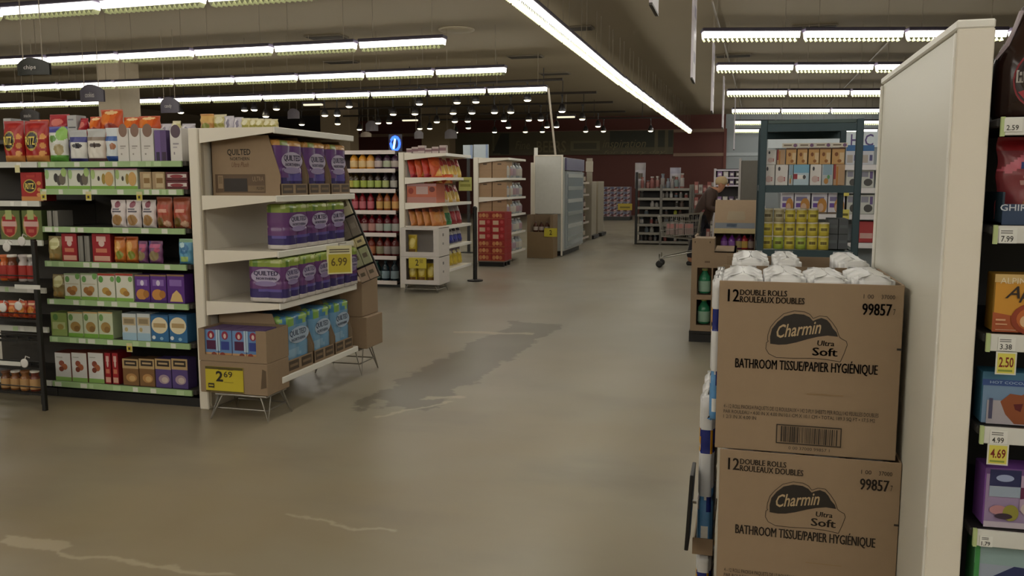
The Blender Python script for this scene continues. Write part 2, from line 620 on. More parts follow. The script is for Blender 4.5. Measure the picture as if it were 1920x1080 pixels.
# ------------------------------------------------------------------ fluorescent strip lights
FL = 1.40
GLOW = mat('fffaf0', .5, emit=LAMP)
HOUS = mat('3b3446', .5)
m = MB(); L2 = FL / 2
m.face([(-L2, -.055, 0), (L2, -.055, 0), (L2, .055, 0), (-L2, .055, 0)], GLOW)
m.face([(-L2, -.055, 0), (-L2, -.085, .085), (L2, -.085, .085), (L2, -.055, 0)], GLOW)
m.face([(-L2, .055, 0), (L2, .055, 0), (L2, .085, .085), (-L2, .085, .085)], GLOW)
m.face([(-L2, -.055, 0), (-L2, .055, 0), (-L2, .085, .085), (-L2, -.085, .085)], GLOW)
m.face([(L2, -.055, 0), (L2, -.085, .085), (L2, .085, .085), (L2, .055, 0)], GLOW)
lens_me = m.data('glowing_trough')
hous_me = MB().box(-L2 - .02, -.1, .087, L2 + .02, .1, .14, HOUS, .01).data('housing')
m = MB()
for k in range(20):
    x = -L2 + FL * (k + .5) / 20
    pass
vs = [(-L2, y, -.003) for y in (-.06, .06)]; fs = []
for k in range(20):
    x = -L2 + FL * (k + .5) / 20
    n = len(vs)
    vs += [(x - .004, -.06, -.05), (x - .004, .06, -.05), (x + FL / 40, -.06, -.003), (x + FL / 40, .06, -.003)]
    p = 0 if k == 0 else n - 2
    fs += [(p, n, n + 2), (p + 1, n + 1, n + 3), (n, n + 1, n + 3, n + 2)]
m.add(vs, fs, '8f9270')
louv_me = m.data('louvre')
hang_me = MB().tube([(0, 0, .14), (0, 0, CEIL - 3.6)], .006, CON, 5).data('hanger_wire')


def strip_light(X, Y, rz, label, group):
    t = thing('strip_light', label, 'light', (X, Y, 3.6), rz, group)
    for n, me in (('glowing_trough', lens_me), ('housing', hous_me), ('louvre', louv_me)): link(n, me, t)
    for x in (-.5, .5): link('hanger_wire', hang_me, t, (x, 0, 0))


rows = [(-6.6, 7, 'added fill row by the front wall'), (-4.8, 6, 'behind the camera, far row'), (-3.05, 7, 'behind the camera, added fill row'), (-1.3, 6, 'behind the camera, near row'), (2.2, 6, 'first row overhead'), (5.7, 6, 'second row overhead'), (9.2, 7, 'first visible row'), (12.9, 9, 'second visible row'), (16.4, 10, 'third visible row'), (19.95, 11, 'last visible row')]  # front-wall row and the one between far and near are added fill lights
for Y, n, rn in rows:
    for k in range(n):
        strip_light(-4.5 - .75 - 1.5 * k + (.0 if Y != 9.2 else -.2), Y + .02 * k, -.03, 'strip light over the shelves, %s from aisle end, %s' % (ORD[k], rn), 'strip lights over the left shelves')
rr = [(-7.3, -.9), (-5.5, -.9), (-3.6, -.9), (-1.7, -.9), (2.1, -.85), (5.9, -.8), (9.6, -.78), (13.32, -.74), (17.12, -.65), (21.92, -.56), (27.4, -.53), (32.65, -.53), (37.75, -.6)]
rn = ['added front wall fill', 'behind the camera, far', 'behind the camera, added fill', 'behind the camera, near', 'overhead first', 'overhead second', 'overhead third', 'first visible', 'second visible', 'third visible', 'fourth visible', 'fifth visible', 'last']  # front-wall and middle rows behind the camera are extra lamps, added to brighten fronts
a = math.atan(.245)
for (Y, X), nm in zip(rr, rn):
    for k in range(4):
        d = .75 + 1.49 * k
        strip_light(X + d * math.cos(a), Y + d * math.sin(a), a, 'strip light past the white banners, %s in the %s row' % (ORD[k], nm), 'strip lights over the right shelves')
k = 0
y = 37.0
while y > -5:
    strip_light(-2.65 + max(0, (y - 18)) * .014, y, math.pi / 2, 'glowing strip light in the aisle line, %s from the far end' % (ORD[k] if k < 20 else '%dth' % (k + 1)), 'strip lights along the aisle')
    y -= 1.46; k += 1
for px, py, o in ((587, 198, 'nearest'), (769, 227, 'middle'), (1061, 221, 'farthest')):
    Y = {587: 24, 769: 31, 1061: 29}[px]
    X, Z = atY(px, py, Y)
    t = thing('ceiling_lamp', 'short pale strip lamp among the spotlights, %s' % {587: 'over the snack shelves', 769: 'above the blue neon sign', 1061: 'by the thin white pole'}[px], 'light', (X, Y, Z))
    MB().box(-.3, -.06, 0, .3, .06, .05, mat('e6dfc0', .5, emit=1.2), .008).build('diffuser', t)
    MB().box(-.33, -.08, .05, .33, .08, .1, HOUS, .005).build('housing', t)
    MB().tube([(0, 0, .1), (0, 0, CEIL - Z)], .012, CON, 6).build('drop_rod', t)

# ------------------------------------------------------------------ track spotlights
spots = {'front': [(364, 213), (447, 204), (470, 204), (515, 203), (646, 197), (778, 192), (859, 192), (895, 191), (995, 189)],
         'second': [(474, 214), (625, 218), (644, 217), (741, 214), (780, 213), (844, 210), (882, 210), (927, 210), (956, 209), (1054, 208)],
         'third': [(547, 230), (653, 234), (711, 230), (734, 230), (816, 227), (853, 227), (875, 226), (944, 225), (987, 223), (1011, 223), (1096, 224)],
         'fourth': [(669, 241), (705, 242), (786, 240), (806, 240), (878, 239), (953, 238), (1029, 238), (1044, 237), (1119, 235)],
         'last': [(859, 248), (924, 246), (984, 246), (1017, 246), (1097, 245), (1131, 245), (1221, 245)]}
can_me = MB().lathe([(.03, .2), (.05, .19), (.085, .1), (.1, .02), (.095, .0)], mat('1f1c1e', .4), 14).data('lamp_shade', True)
bulb_me = MB().lathe([(.02, -.035), (.06, -.03), (.088, -.005), (.088, .004)], mat('fff3d0', .5, emit=SPOT), 14).data('bulb', True)
stem_me = MB().tube([(0, 0, .19), (0, 0, .4)], .014, DARKM, 6).box(-.03, -.03, .39, .03, .03, .43, DARKM).data('stem')
for nm, lst in spots.items():
    hz = 3.52 if nm == 'front' else 3.35
    P = [atZ(px, py + 1, hz) for px, py in lst]
    n = len(P); sx = sum(p[0] for p in P); sy = sum(p[1] for p in P)
    b = (n * sum(p[0] * p[1] for p in P) - sx * sy) / (n * sum(p[0] ** 2 for p in P) - sx * sx)
    a = (sy - b * sx) / n
    x0, x1 = min(p[0] for p in P) - .6, max(p[0] for p in P) + .9
    t = thing('lighting_track', 'thin dark ceiling track carrying the %s row of spotlights' % nm, 'track', (0, 0, 0), 0, 'lighting tracks')
    MB().tube([(x0, a + b * x0, hz + .47), (x1, a + b * x1, hz + .47)], .035, mat('2a2420', .5), 6).build('track_bar', t)
    m = MB()
    for k in range(5):
        x = x0 + (x1 - x0) * (k + .3) / 5
        m.tube([(x, a + b * x, hz + .49), (x, a + b * x, CEIL - .02)], .012, DARKM, 5)
    m.build('drop_rods', t)
    for k, p in enumerate(sorted(P)):
        s = thing('spotlight', 'small black spotlight, %s lamp counted along the %s ceiling track' % (ORD[k], nm), 'light', (p[0], a + b * p[0], hz), random.uniform(0, 6), 'track spotlights')
        for q, me in (('lamp_shade', can_me), ('bulb', bulb_me), ('stem', stem_me)): link(q, me, s)

# ------------------------------------------------------------------ hanging signs
# category signs: curved dark boards
def cat_sign(px, py, Y, wpx, hpx, text, hexc, label):
    X, Z = atY(px, py, Y)
    k = Y * 1.03 / F
    wd, ht = wpx * k, hpx * k
    t = thing('category_sign', label, 'sign', (X, Y, Z - ht / 2), 0, 'hanging aisle category signs')
    P = []
    for j in (0, .12, .75, 1):
        row = []
        for i in range(13):
            u = -1 + i / 6
            zz = j * ht * (1 - .35 * u * u) if j > .5 else j * ht
            row.append((u * wd / 2, -.10 * (1 - u * u) * wd, zz))
        P.append(row)
    m = MB().grid(P, lambda i, j: mat(hexc, .5))
    m.grid([[(x, y + .03, z) for x, y, z in r] for r in P], lambda i, j: mat(hexc, .5))
    m.build('sign_board', t)
    if text: MB().text(text, -wd * .18, ht * .25, wd * .2, ht * .55, -.105 * wd - .01, mat('cfc9c4', .5)).build('sign_lettering', t)
    for x in (-wd * .3, wd * .3): MB().tube([(x, 0, ht * .7), (x, 0, CEIL - Z + ht / 2)], .006, CON, 5).build('hanger_wire', t)


cat_sign(62, 125, 8.2, 84, 36, 'chips', '23241c', 'dark curved hanging sign reading chips above the cracker shelves')
cat_sign(172, 175, 12.2, 60, 36, 'cookies', '4a4550', 'grey hanging sign before the concrete column')
cat_sign(318, 197, 15.2, 44, 32, 'candy', '4f4a55', 'grey hanging sign past the concrete column')
cat_sign(55, 215, 15.5, 50, 24, 'snacks', '3a3634', 'small dark hanging sign low over the red cracker pouches')
cat_sign(550, 213, 24, 26, 20, None, '6a6570', 'small grey hanging sign over the top bracket of the tissue endcap')
cat_sign(697, 236, 27, 26, 20, None, '6d6872', 'faint grey hanging sign above the juice shelves')
cat_sign(785, 252, 27, 18, 16, None, '77727a', 'small square grey sign beyond the blue neon glow')
cat_sign(845, 251, 28, 24, 18, None, '6f6a70', 'small grey sign at the edge of the mural')
cat_sign(686, 252, 29, 22, 10, None, '7b6f68', 'flat oval grey sign in front of the far red wall')
# tall aisle banners at the ends of the right light rows
for i, (px, ptop, pbot, Y, wd) in enumerate(((1226, -140, 16, 8.2, .55), (1299, -60, 150, 12.4, .6), (1335, 82, 210, 16.6, .6), (1355, 145, 240, 21.4, .6), (1376, 180, 280, 26.9, .3))):
    X, zb = atY(px, pbot, Y)
    zt = min(atY(px, ptop, Y)[1], CEIL - .02)
    t = thing('aisle_banner', 'tall narrow white aisle banner, %s in the line receding along the aisle' % ORD[i], 'sign', (X, Y, zb), 0, 'tall aisle banners')
    h = zt - zb
    MB().box(-.015, -wd / 2, 0, .015, wd / 2, h, mat('d9d3dc', .5), .002).build('banner_panel', t)
    m = MB()
    m.box(-.0155, -wd / 2 - .004, -.02, .0155, wd / 2 + .004, 0, mat('3a342f', .5))
    m.build('banner_frame', t)
    m = MB()
    for k in range(4): m.box(.015, -wd * .3, h * (.15 + .2 * k), 0.0155, wd * .3, h * (.25 + .2 * k), mat('9c94b0', .5))
    m.build('banner_print', t)
    for y in (-wd * .4, wd * .4): MB().tube([(0, y, h), (0, y, CEIL - zb)], .006, CON, 5).build('hanger_wire', t)


# ------------------------------------------------------------------ art for the goods: (base colour, operations, side colour)
A = {}
RZ = [('r', 0, .0, 1, .16, 'c98a4a'), ('e', .42, .52, .3, .24, 'b9a24a'), ('e', .42, .52, .26, .2, '2a2620'), ('t', 'RITZ', .22, .42, .62, .62, 'e6cf62', dict(bold=.02)), ('e', .85, .62, .1, .07, 'd9964e'), ('e', .86, .4, .1, .07, 'cf8a48'), ('e', .84, .22, .11, .07, 'd99a56'), ('r', .3, .82, .7, .9, 'b5342a')]
A['ritz'] = ('a31f1d', RZ, '8a1a18')
A['greenbag'] = ('d5d6cf', [('r', 0, .82, 1, 1, '4b4a9a'), ('e', .3, .66, .2, .1, '5d8f3a'), ('r', 0, 0, 1, .2, '5d9a3c'), ('e', .75, .8, .3, .2, '8fbf5a'), ('e', .65, .35, .25, .16, 'a89a70')], 'd5d6cf')
A['crispa'] = ('d9d8d4', [('r', 0, .62, 1, .78, '3c3f86'), ('r', 0, 0, .18, .62, '3a2f6e'), ('e', .6, .5, .24, .08, '201d28'), ('r', 0, 0, 1, .12, '37356f'), ('r', 0, .78, 1, 1, 'b3b5b6')], 'b3b5b6')
A['crispb'] = ('dcd6cd', [('r', 0, .64, 1, .74, '8a7a6c'), ('e', .55, .5, .3, .07, '3a2c2a'), ('r', 0, 0, 1, .12, '6a4a52'), ('r', 0, .74, 1, 1, 'b9bab8')], 'b9bab8')
A['crispc'] = ('d3dade', [('r', 0, .6, 1, .74, '3d62a8'), ('e', .65, .45, .2, .1, 'a46a46'), ('r', .12, 0, 1, .18, '2f4f94'), ('r', 0, 0, .12, .6, 'd0936a')], 'c6d2d6')
A['whitecirc'] = ('d8d4cf', [('e', .55, .93, .38, .2, '86695a'), ('r', .25, .44, .75, .48, 'a29c96'), ('r', .25, .38, .6, .41, 'b2aca6'), ('r', .3, .2, .42, .25, '9c968f')], 'c9c5be')
A['darkcirc'] = ('dad6d2', [('e', .5, .9, .42, .2, '5c4a58'), ('r', .25, .5, .75, .55, 'a09aa0'), ('r', .25, .4, .6, .44, 'b0aab0'), ('r', .3, .2, .4, .28, '8c868c')], 'cbc7c2')
A['purplebox'] = ('5d4678', [('r', .0, 0, .5, 1, '6d5590'), ('r', .1, 0, .4, .3, '2f2440'), ('r', .6, 0, .95, .3, '3a2440')], '4a3662')
A['longgreen'] = ('d9dccf', [('r', 0, .93, 1, 1, '7f93b8'), ('r', 0, 0, 1, .16, '7fae45'), ('e', .1, .72, .09, .24, '9fc081'), ('e', .5, .55, .1, .22, '2f2c28'), ('e', .63, .42, .1, .24, '4a4540'), ('e', .78, .5, .14, .3, '6b6356'), ('e', .86, .82, .12, .22, 'a9c77a')], 'c3c8b6')
A['longpink'] = ('dcdccb', [('r', 0, .93, 1, 1, 'b0708c'), ('r', 0, 0, 1, .16, '7fae45'), ('e', .1, .72, .09, .24, 'a5bf7a'), ('e', .34, .52, .05, .12, '3a342a'), ('e', .55, .5, .08, .26, 'a08a3c'), ('e', .78, .5, .18, .34, 'c9a060')], 'c3c8b6')
A['traytan'] = ('a98f6c', [('r', .3, .1, .9, .9, 'c4b08a'), ('r', .35, .35, .85, .65, '8a6a3c')], '9a8262')
A['traydark'] = ('5e1f26', [('r', .08, .35, .95, .75, 'cfc3bf'), ('e', .5, .5, .3, .2, '8c3038')], '4c181e')
A['cookiebox'] = ('ddd3d2', [('e', .5, .84, .2, .12, '8f4a5a'), ('r', .2, .55, .82, .62, '55505c'), ('r', .2, .64, .7, .69, '6a6570'), ('e', .52, .28, .32, .2, 'b08a58'), ('e', .52, .28, .26, .16, '9a7446')], '5a2338')
A['redpouch'] = ('a4583f', [('r', 0, .86, 1, 1, '8f4a33'), ('r', .15, .42, .85, .74, 'b04c3a'), ('r', .25, .5, .75, .62, 'd9a08c'), ('e', .35, .2, .24, .15, '6b5424'), ('e', .78, .14, .2, .1, 'c9a58c')], 'a4583f')
A['soupbox'] = ('5d6a33', [('e', .45, .5, .4, .42, 'b38a5a'), ('p', [(.12, .78), (.8, .78), (.7, .2), (.45, .1), (.2, .2)], '9c1f22'), ('r', .1, .45, .82, .62, 'cfa8a0'), ('r', .3, .68, .62, 1, 'a5b070'), ('r', .32, .25, .6, .36, 'b8584a')], '44502a')
A['tanround'] = ('8a7a4a', [('e', .5, .7, .36, .24, 'd2cf9a'), ('r', .25, .62, .75, .74, 'b9b57a'), ('e', .3, .2, .18, .12, 'a88a50'), ('e', .7, .18, .18, .12, '9a7a44')], '6f6240')
A['redbox'] = ('9c1822', [('r', .25, .72, .75, .9, 'd9b0a8'), ('e', .52, .66, .16, .12, 'd8bdb4'), ('r', .2, .34, .8, .48, 'c97a5e'), ('r', .1, .05, .95, .22, 'd3a28e')], '7a141c')
A['orangepouch'] = ('c77a36', [('r', 0, .85, 1, 1, 'a9501f'), ('e', .4, .62, .28, .2, 'd9a458'), ('e', .6, .3, .28, .16, '7f8a2f'), ('r', 0, 0, 1, .1, 'b05a24')], 'b96a2c')
A['multibag'] = ('7a4a72', [('r', .1, .7, .9, .86, 'c05a84'), ('e', .5, .34, .36, .22, '8f7f5a'), ('r', 0, 0, .15, 1, '46347c'), ('e', .7, .6, .2, .1, 'b0486a')], '5c3a68')
A['bluepouch'] = ('5f9bbd', [('r', 0, .85, 1, 1, '9cc3a4'), ('e', .5, .6, .3, .2, '3f78a6'), ('r', .25, .1, .75, .3, 'a3c070'), ('e', .3, .75, .2, .1, 'b9dce2')], '44809c')
A['greenbox'] = ('dcdccd', [('r', 0, .94, 1, 1, '9fae8a'), ('e', .2, .78, .14, .12, '6fa05c'), ('e', .85, .9, .14, .12, '77a85f'), ('r', .1, .58, .9, .62, 'c5c0a8'), ('e', .35, .36, .2, .13, 'a8743f'), ('e', .62, .4, .2, .13, 'b98a4e'), ('e', .5, .26, .2, .1, '9c6a38'), ('r', 0, 0, 1, .12, '7fae45')], 'b9bfa4')
A['greenboxred'] = ('dcdccd', [('r', 0, .92, 1, 1, 'a8402f'), ('e', .18, .78, .14, .12, '5c9a48'), ('e', .85, .8, .12, .1, '77a85f'), ('e', .45, .36, .22, .13, 'c09a4c'), ('e', .6, .28, .18, .1, 'a57a34'), ('r', 0, 0, 1, .12, '86b54e')], 'b9bfa4')
A['purplecracker'] = ('5a2a86', [('r', 0, .94, 1, 1, '8a6a4a'), ('r', .15, .6, .85, .82, '8a68b4'), ('e', .5, .7, .12, .1, 'd9cfe6'), ('e', .45, .28, .36, .2, 'c58a44'), ('e', .75, .3, .2, .14, 'a9702f'), ('r', 0, 0, 1, .1, '3e1a66')], '482070')
A['purplecorn'] = ('5a2a86', [('r', 0, .94, 1, 1, '8a6a4a'), ('r', .15, .6, .85, .82, '8a68b4'), ('p', [(.15, .06), (.9, .06), (.8, .3), (.55, .46), (.3, .32)], 'd9b978')], '482070')
A['greenmix'] = ('c9d1b4', [('r', 0, .95, 1, 1, 'c9a46a'), ('e', .2, .78, .15, .13, '6f9a58'), ('e', .5, .42, .34, .2, 'a98a4e'), ('e', .6, .34, .2, .12, '8c6c3a'), ('r', 0, 0, 1, .16, '76a83f')], 'a8b48c')
A['greenplain'] = ('8fa45a', [('e', .3, .8, .16, .14, '5f8a48'), ('r', .1, .3, .9, .6, 'b9c48c'), ('e', .6, .4, .2, .12, 'a0904a')], '76864a')
A['paleblue'] = ('c8cfd0', [('r', .05, .56, .95, .86, 'bfae8c'), ('r', .15, .62, .85, .8, '8f7f62'), ('r', 0, 0, 1, .28, '9fbfd4'), ('e', .3, .4, .12, .08, 'b9a878')], 'aab6bc')
A['bluebadge'] = ('2f6a9c', [('r', 0, .94, 1, 1, '244f78'), ('e', .5, .6, .46, .3, 'e2d6b4'), ('r', .15, .52, .85, .68, 'b59a6a'), ('e', .15, .15, .1, .07, 'dfe6ea'), ('e', .6, .12, .1, .06, '8fb9d4')], '28587f')
A['whitecookie'] = ('d9d9d6', [('r', 0, 0, 1, .14, '86ae5c'), ('e', .42, .62, .17, .1, '8f4a36'), ('e', .6, .5, .18, .11, 'a8603c'), ('e', .4, .42, .15, .09, '7c3c2c'), ('r', .12, .82, .5, .85, 'b0b0a8')], '6f3527')
A['brownwafer'] = ('7d5a34', [('r', 0, .64, 1, 1, 'b59a6c'), ('r', .12, .74, .9, .94, '2b1f18'), ('r', .22, .81, .8, .87, 'b9a078'), ('e', .55, .3, .34, .16, 'b58750'), ('e', .6, .28, .2, .1, 'd0ab74')], '5f442a')
A['purplewafer'] = ('53407c', [('r', 0, .64, 1, 1, 'b59a6c'), ('r', .12, .74, .9, .94, '2b1f18'), ('r', .22, .81, .8, .87, 'b9a078'), ('e', .55, .3, .34, .16, 'a58f9c'), ('e', .6, .28, .2, .1, 'c9b8b0')], '3f3162')
A['greyend'] = ('8a8780', [('r', .3, 0, .36, 1, '4a4843')], '6f6c66')
A['orangebag'] = ('c4501f', [('e', .3, .7, .24, .2, 'e07a2c'), ('r', .55, .2, .75, .9, 'd9662a'), ('e', .6, .35, .3, .2, '8f2a16'), ('e', .5, .9, .3, .06, 'f0c890')], 'b4441a')
A['redsnack'] = ('a82430', [('e', .5, .7, .3, .14, 'd27a70'), ('e', .3, .4, .2, .12, 'c8502e'), ('r', 0, 0, 1, .15, '8c1a3a')], '8c1c28')
A['silverbox'] = ('b9bab8', [('r', .1, .5, .9, .55, '5a5c5e'), ('r', .1, .8, .7, .86, '8a8a90')], '9c9d9c')
A['yellowsnack'] = ('c9c089', [('r', .1, .3, .9, .5, '9a9440'), ('e', .5, .68, .3, .2, 'e4dfc0'), ('r', .0, .85, 1, 1, 'd9d2ae')], 'b5ac70')
A['silversnack'] = ('c6c2cc', [('e', .4, .5, .3, .3, '8f8a9c'), ('r', .2, .2, .4, .9, 'e6e2e8')], 'aaa6b0')
A['orangesnack'] = ('c08a4e', [('r', 0, .5, 1, .9, 'd9b06a'), ('e', .5, .3, .3, .2, '8c9140')], 'a87a40')
QP, QD, QW = '6b4479', '3f366f', 'b0a6c4'
LET = [('t', 'QUILTED', .18, .6, .84, .72, '2a2360', dict(fat=.0012)), ('t', 'NORTHERN', .24, .52, .8, .575, '3a2f6a', dict(fat=.0006))]
A['quilt'] = (QP, [('r', 0, .84, 1, 1, '8c9f4a'), ('r', .1, .84, .3, .96, '5f7f38'), ('e', .8, .92, .18, .07, 'b0b878'), ('r', 0, .0, 1, .1, 'd4cecb'), ('r', 0, .1, 1, .32, QD), ('e', .6, .28, .3, .06, '6358a0'), ('E', .51, .61, .42, .16, QW), ('E', .5, .45, .3, .06, '8f7fae')] + LET, QP)
A['quilto'] = ('6f4a86', [('r', 0, .86, 1, 1, 'c9954f'), ('e', .2, .93, .14, .07, '86964a'), ('r', 0, 0, 1, .3, QD), ('e', .6, .3, .34, .08, '655aa6'), ('E', .51, .62, .42, .16, 'bab0cc'), ('E', .5, .44, .34, .06, '9a8ab6')] + LET, '6f4a86')
A['quiltb'] = ('729fc2', [('r', 0, .84, 1, 1, '5088b2'), ('e', .18, .9, .16, .09, '80ac54'), ('e', .75, .92, .16, .08, '90b866'), ('r', 0, 0, 1, .12, '5a8ab4'), ('e', .3, .3, .3, .1, '88aecb'), ('E', .55, .62, .42, .15, 'a9bcd2')] + [o[:6] + ('1f2f60',) + o[7:] for o in LET], '729fc2')


def side_lettering(o, w, d, h):
    """the same brand block printed on the end of a pack that faces the cross aisle"""
    m = printed([('E', .5, .6, .4, .17, QW), ('E', .5, .43, .3, .06, '8f7fae')] + LET, d, h, 0)
    m.v = [(-w / 2 - .0015 + b, d / 2 - a, c) for a, b, c in m.v]
    m.build('side_lettering', o)


A['charmin'] = ('dcdcdc', [('r', 0, .62, 1, .8, '1f2c7c'), ('e', .82, .7, .16, .09, 'd29a2c'), ('p', [(0, 0), (1, 0), (1, .26), (.5, .34), (0, .4)], '5f97cc'), ('e', .7, .3, .22, .06, '1f2c7c'), ('r', .2, .06, .6, .16, 'e4e4e0')], 'dcdcdc')


def item(name, shape, art, w, d, h, loc, label, cat, rz=0.0, group=None, tilt=0.0, **kw):
    b, ops, sd = A[art]
    w, d, h = round(w, 3), round(d, 3), round(h, 3)
    if shape == 'carton': args = (w, d, h, ops, b, sd)
    else: args = (w, d, h, ops, b)
    return put(name, shape, args, loc, label, cat, rz, group, tilt, kw)


def shelfrow(Y, z, ymid, lst, where):
    """goods standing on a shelf that faces the camera; px lists are in the photograph's frame"""
    for e in lst:
        name, shape, art, spans, ytop, d, desc, cat = e[:8]
        spans = sorted(spans, reverse=True)
        for k, (p0, p1) in enumerate(spans):
            x0, x1 = atY(p0, ymid, Y)[0], atY(p1, ymid, Y)[0]
            h = atY((p0 + p1) / 2, ytop, Y)[1] - z
            lab = desc + ((', %s from end panel, ' % ORD[k]) if len(spans) > 1 else ', ') + where
            item(name, shape, art, (x1 - x0) * (.985 if shape == 'carton' else 1.0), d, h, ((x0 + x1) / 2, Y, z), lab, cat, 0, desc + ' ' + where if len(spans) > 1 else None)


# ------------------------------------------------------------------ cracker shelving facing the camera (near run)
GY = 4.9                                   # front line of the shelves
SZ = dict(A=atY(220, 303, GY)[1], B=atY(220, 355, GY)[1], C=atY(220, 427, GY)[1], D=atY(220, 493, GY)[1], E=atY(220, 565, GY)[1], F=atY(220, 637, GY)[1], G=atY(220, 722, GY)[1])
XR = atY(357, 450, GY)[0]
XM = atY(84, 450, GY)[0]
GREEN = '9dbb86'


def rail(x0, x1, z, seed, cols=(GREEN, 'd8dccf')):
    """price rail along a shelf edge: coloured strip with paper slips"""
    rnd = random.Random(seed)
    m = MB().box(x0, GY - .018, z - .036, x1, GY - .004, z + .002, cols[0])
    x = x0 + .02
    while x < x1 - .08:
        wd = rnd.uniform(.03, .06)
        m.box(x, GY - .0195, z - .033, x + wd, GY - .018, z - .002, rnd.choice([cols[1], cols[1], 'b5cfa0']))
        x += wd + rnd.choice([.02, .06, .1, .16])
    return m


def gondola_front():
    t = thing('shelving_unit', 'cracker shelving with seven green price rails before the cream end panel', 'shelves', (0, 0, 0))
    MB().box(XM, GY + .5, .1, XR, GY + .54, 1.82, SHELFD).build('back_panel', t)
    MB().box(XM, GY + .03, 0, XR, GY + .5, .06, BLACK).build('kick_base', t)
    for i, k in enumerate('ABCDEFG'):
        z = SZ[k]
        s = MB().box(XM + .004, GY - .003, z - .03, XR - .004, GY + .5, z, SHELFD, .003).build('shelf', t)
        rail(XM + .004, XR - .03, z, i).build('price_rail', s)
    for px, k in ((170, 'B'), (265, 'B'), (86, 'B'), (231, 'F')):
        x = atY(px, 360, GY)[0]
        z = SZ[k]
        m = MB().box(x - .022, GY - .022, z - .075, x + .022, GY - .02, z - .015, 'cfc89a').box(x - .018, GY - .0235, z - .068, x + .018, GY - .022, z - .035, 'c9b83a')
        m.box(x - .008, GY - .0245, z - .06, x + .008, GY - .0235, z - .042, '3a3020')
        m.build('price_tag', t)
    # bare left-hand bay with its own shelf heights
    t2 = thing('shelving_unit', 'shelving bay with white rails stocked with red cracker pouches', 'shelves', (0, 0, 0))
    XL = XM - .95
    MB().box(XL, GY + .5, .1, XM - .005, GY + .54, 1.82, SHELFD).build('back_panel', t2)
    MB().box(XL, GY + .03, 0, XM - .005, GY + .5, .06, BLACK).build('kick_base', t2)
    for i, z in enumerate((SZ['A'], atY(40, 377, GY)[1], atY(40, 450, GY)[1], atY(60, 539, GY)[1], atY(60, 612, GY)[1], SZ['G'])):
        s = MB().box(XL, GY - .003, z - .03, XM - .006, GY + .5, z, SHELFD, .003).build('shelf', t2)
        rail(XL, XM - .008, z, 20 + i, ('cfd0c8', 'e6e6e0')).build('price_rail', s)
    x, z = atY(37, 315, GY)[0], SZ['A']
    MB().box(x - .02, GY - .022, z - .07, x + .02, GY - .02, z - .02, 'd9d2a0').build('price_tag', t2)
    # rear top deck carrying the snack bags
    MB().box(XM, GY + .28, 1.775, XR, GY + .9, 1.80, SHELFD, .003).build('top_deck', t)
    MB().box(XL, GY + .28, 1.775, XM - .005, GY + .9, 1.80, SHELFD, .003).build('top_deck', t2)
    m = MB()
    for x in (XM + .03, XR - .06): m.box(x - .02, GY + .5, 1.6, x + .02, GY + .62, 1.775, SHELFD)
    m.build('deck_bracket', t)
    MB().box(XM, GY + .6, 0, XR, GY + .64, 1.775, SHELFD).build('spine', t)


gondola_front()
Yg = GY + .015
shelfrow(Yg, SZ['A'], 270, [
    ('cracker_pouch', 'pouch', 'ritz', [(0, 37), (39, 83)], 226, .09, 'big red cracker pouch with yellow oval', 'snack'),
    ('crisps_pouch', 'pouch', 'greenbag', [(86, 121)], 237, .07, 'white and green crisps pouch with violet top', 'snack'),
    ('crispbread_pouch', 'pouch', 'crispa', [(124, 157)], 243, .07, 'grey pouch with dark blue band', 'snack'),
    ('crispbread_pouch', 'pouch', 'crispb', [(158, 192)], 241, .07, 'grey pouch with brown band', 'snack'),
    ('crispbread_pouch', 'pouch', 'crispc', [(193, 219)], 239, .07, 'pale blue pouch with blue foot', 'snack'),
    ('cracker_box', 'carton', 'whitecirc', [(220, 241), (242, 263), (264, 288)], 240, .12, 'white cracker box with brown disc at its top', 'box'),
    ('snack_box', 'carton', 'purplebox', [(290, 312)], 244, .12, 'narrow violet snack box', 'box'),
    ('cracker_box', 'carton', 'darkcirc', [(319, 341)], 240, .12, 'white cracker box with dark violet disc', 'box')], 'top cracker shelf')
shelfrow(Yg, SZ['B'], 335, [
    ('cookie_carton', 'carton', 'longgreen', [(84, 127), (128, 169)], 316, .14, 'long white and green carton with dark cookies', 'box'),
    ('cookie_carton', 'carton', 'longpink', [(170, 215), (216, 258)], 316, .14, 'long white carton with pink edge', 'box'),
    ('snack_tray', 'carton', 'traytan', [(262, 284), (285, 309)], 322, .14, 'low tan snack tray', 'tray')], 'second cracker shelf')
for k, (y0) in enumerate((348, 335)):
    x0, x1 = atY(311, 340, Yg)[0], atY(352, 340, Yg)[0]
    h = (SZ['B'] - atY(330, 322, Yg)[1]) / -2
    item('snack_tray', 'carton', 'traydark', x1 - x0, .14, h - .001, ((x0 + x1) / 2, Yg, SZ['B'] + k * h), 'dark red and white snack tray, %s of its stack beside the end panel' % ('lower', 'upper')[k], 'tray', 0, 'dark red snack trays')
shelfrow(Yg, SZ['C'], 400, [
    ('cookie_pouch', 'pouch', 'cookiebox', [(204, 231), (232, 260), (262, 288)], 375, .06, 'white cookie pouch with round cookie', 'snack'),
    ('cookie_pouch', 'pouch', 'redpouch', [(289, 318), (320, 352)], 369, .07, 'rust red pouch', 'snack'),
    ('box', 'carton', 'greyend', [(88, 96), (99, 108)], 395, .14, 'thin grey box turned edge on', 'box')], 'third cracker shelf')
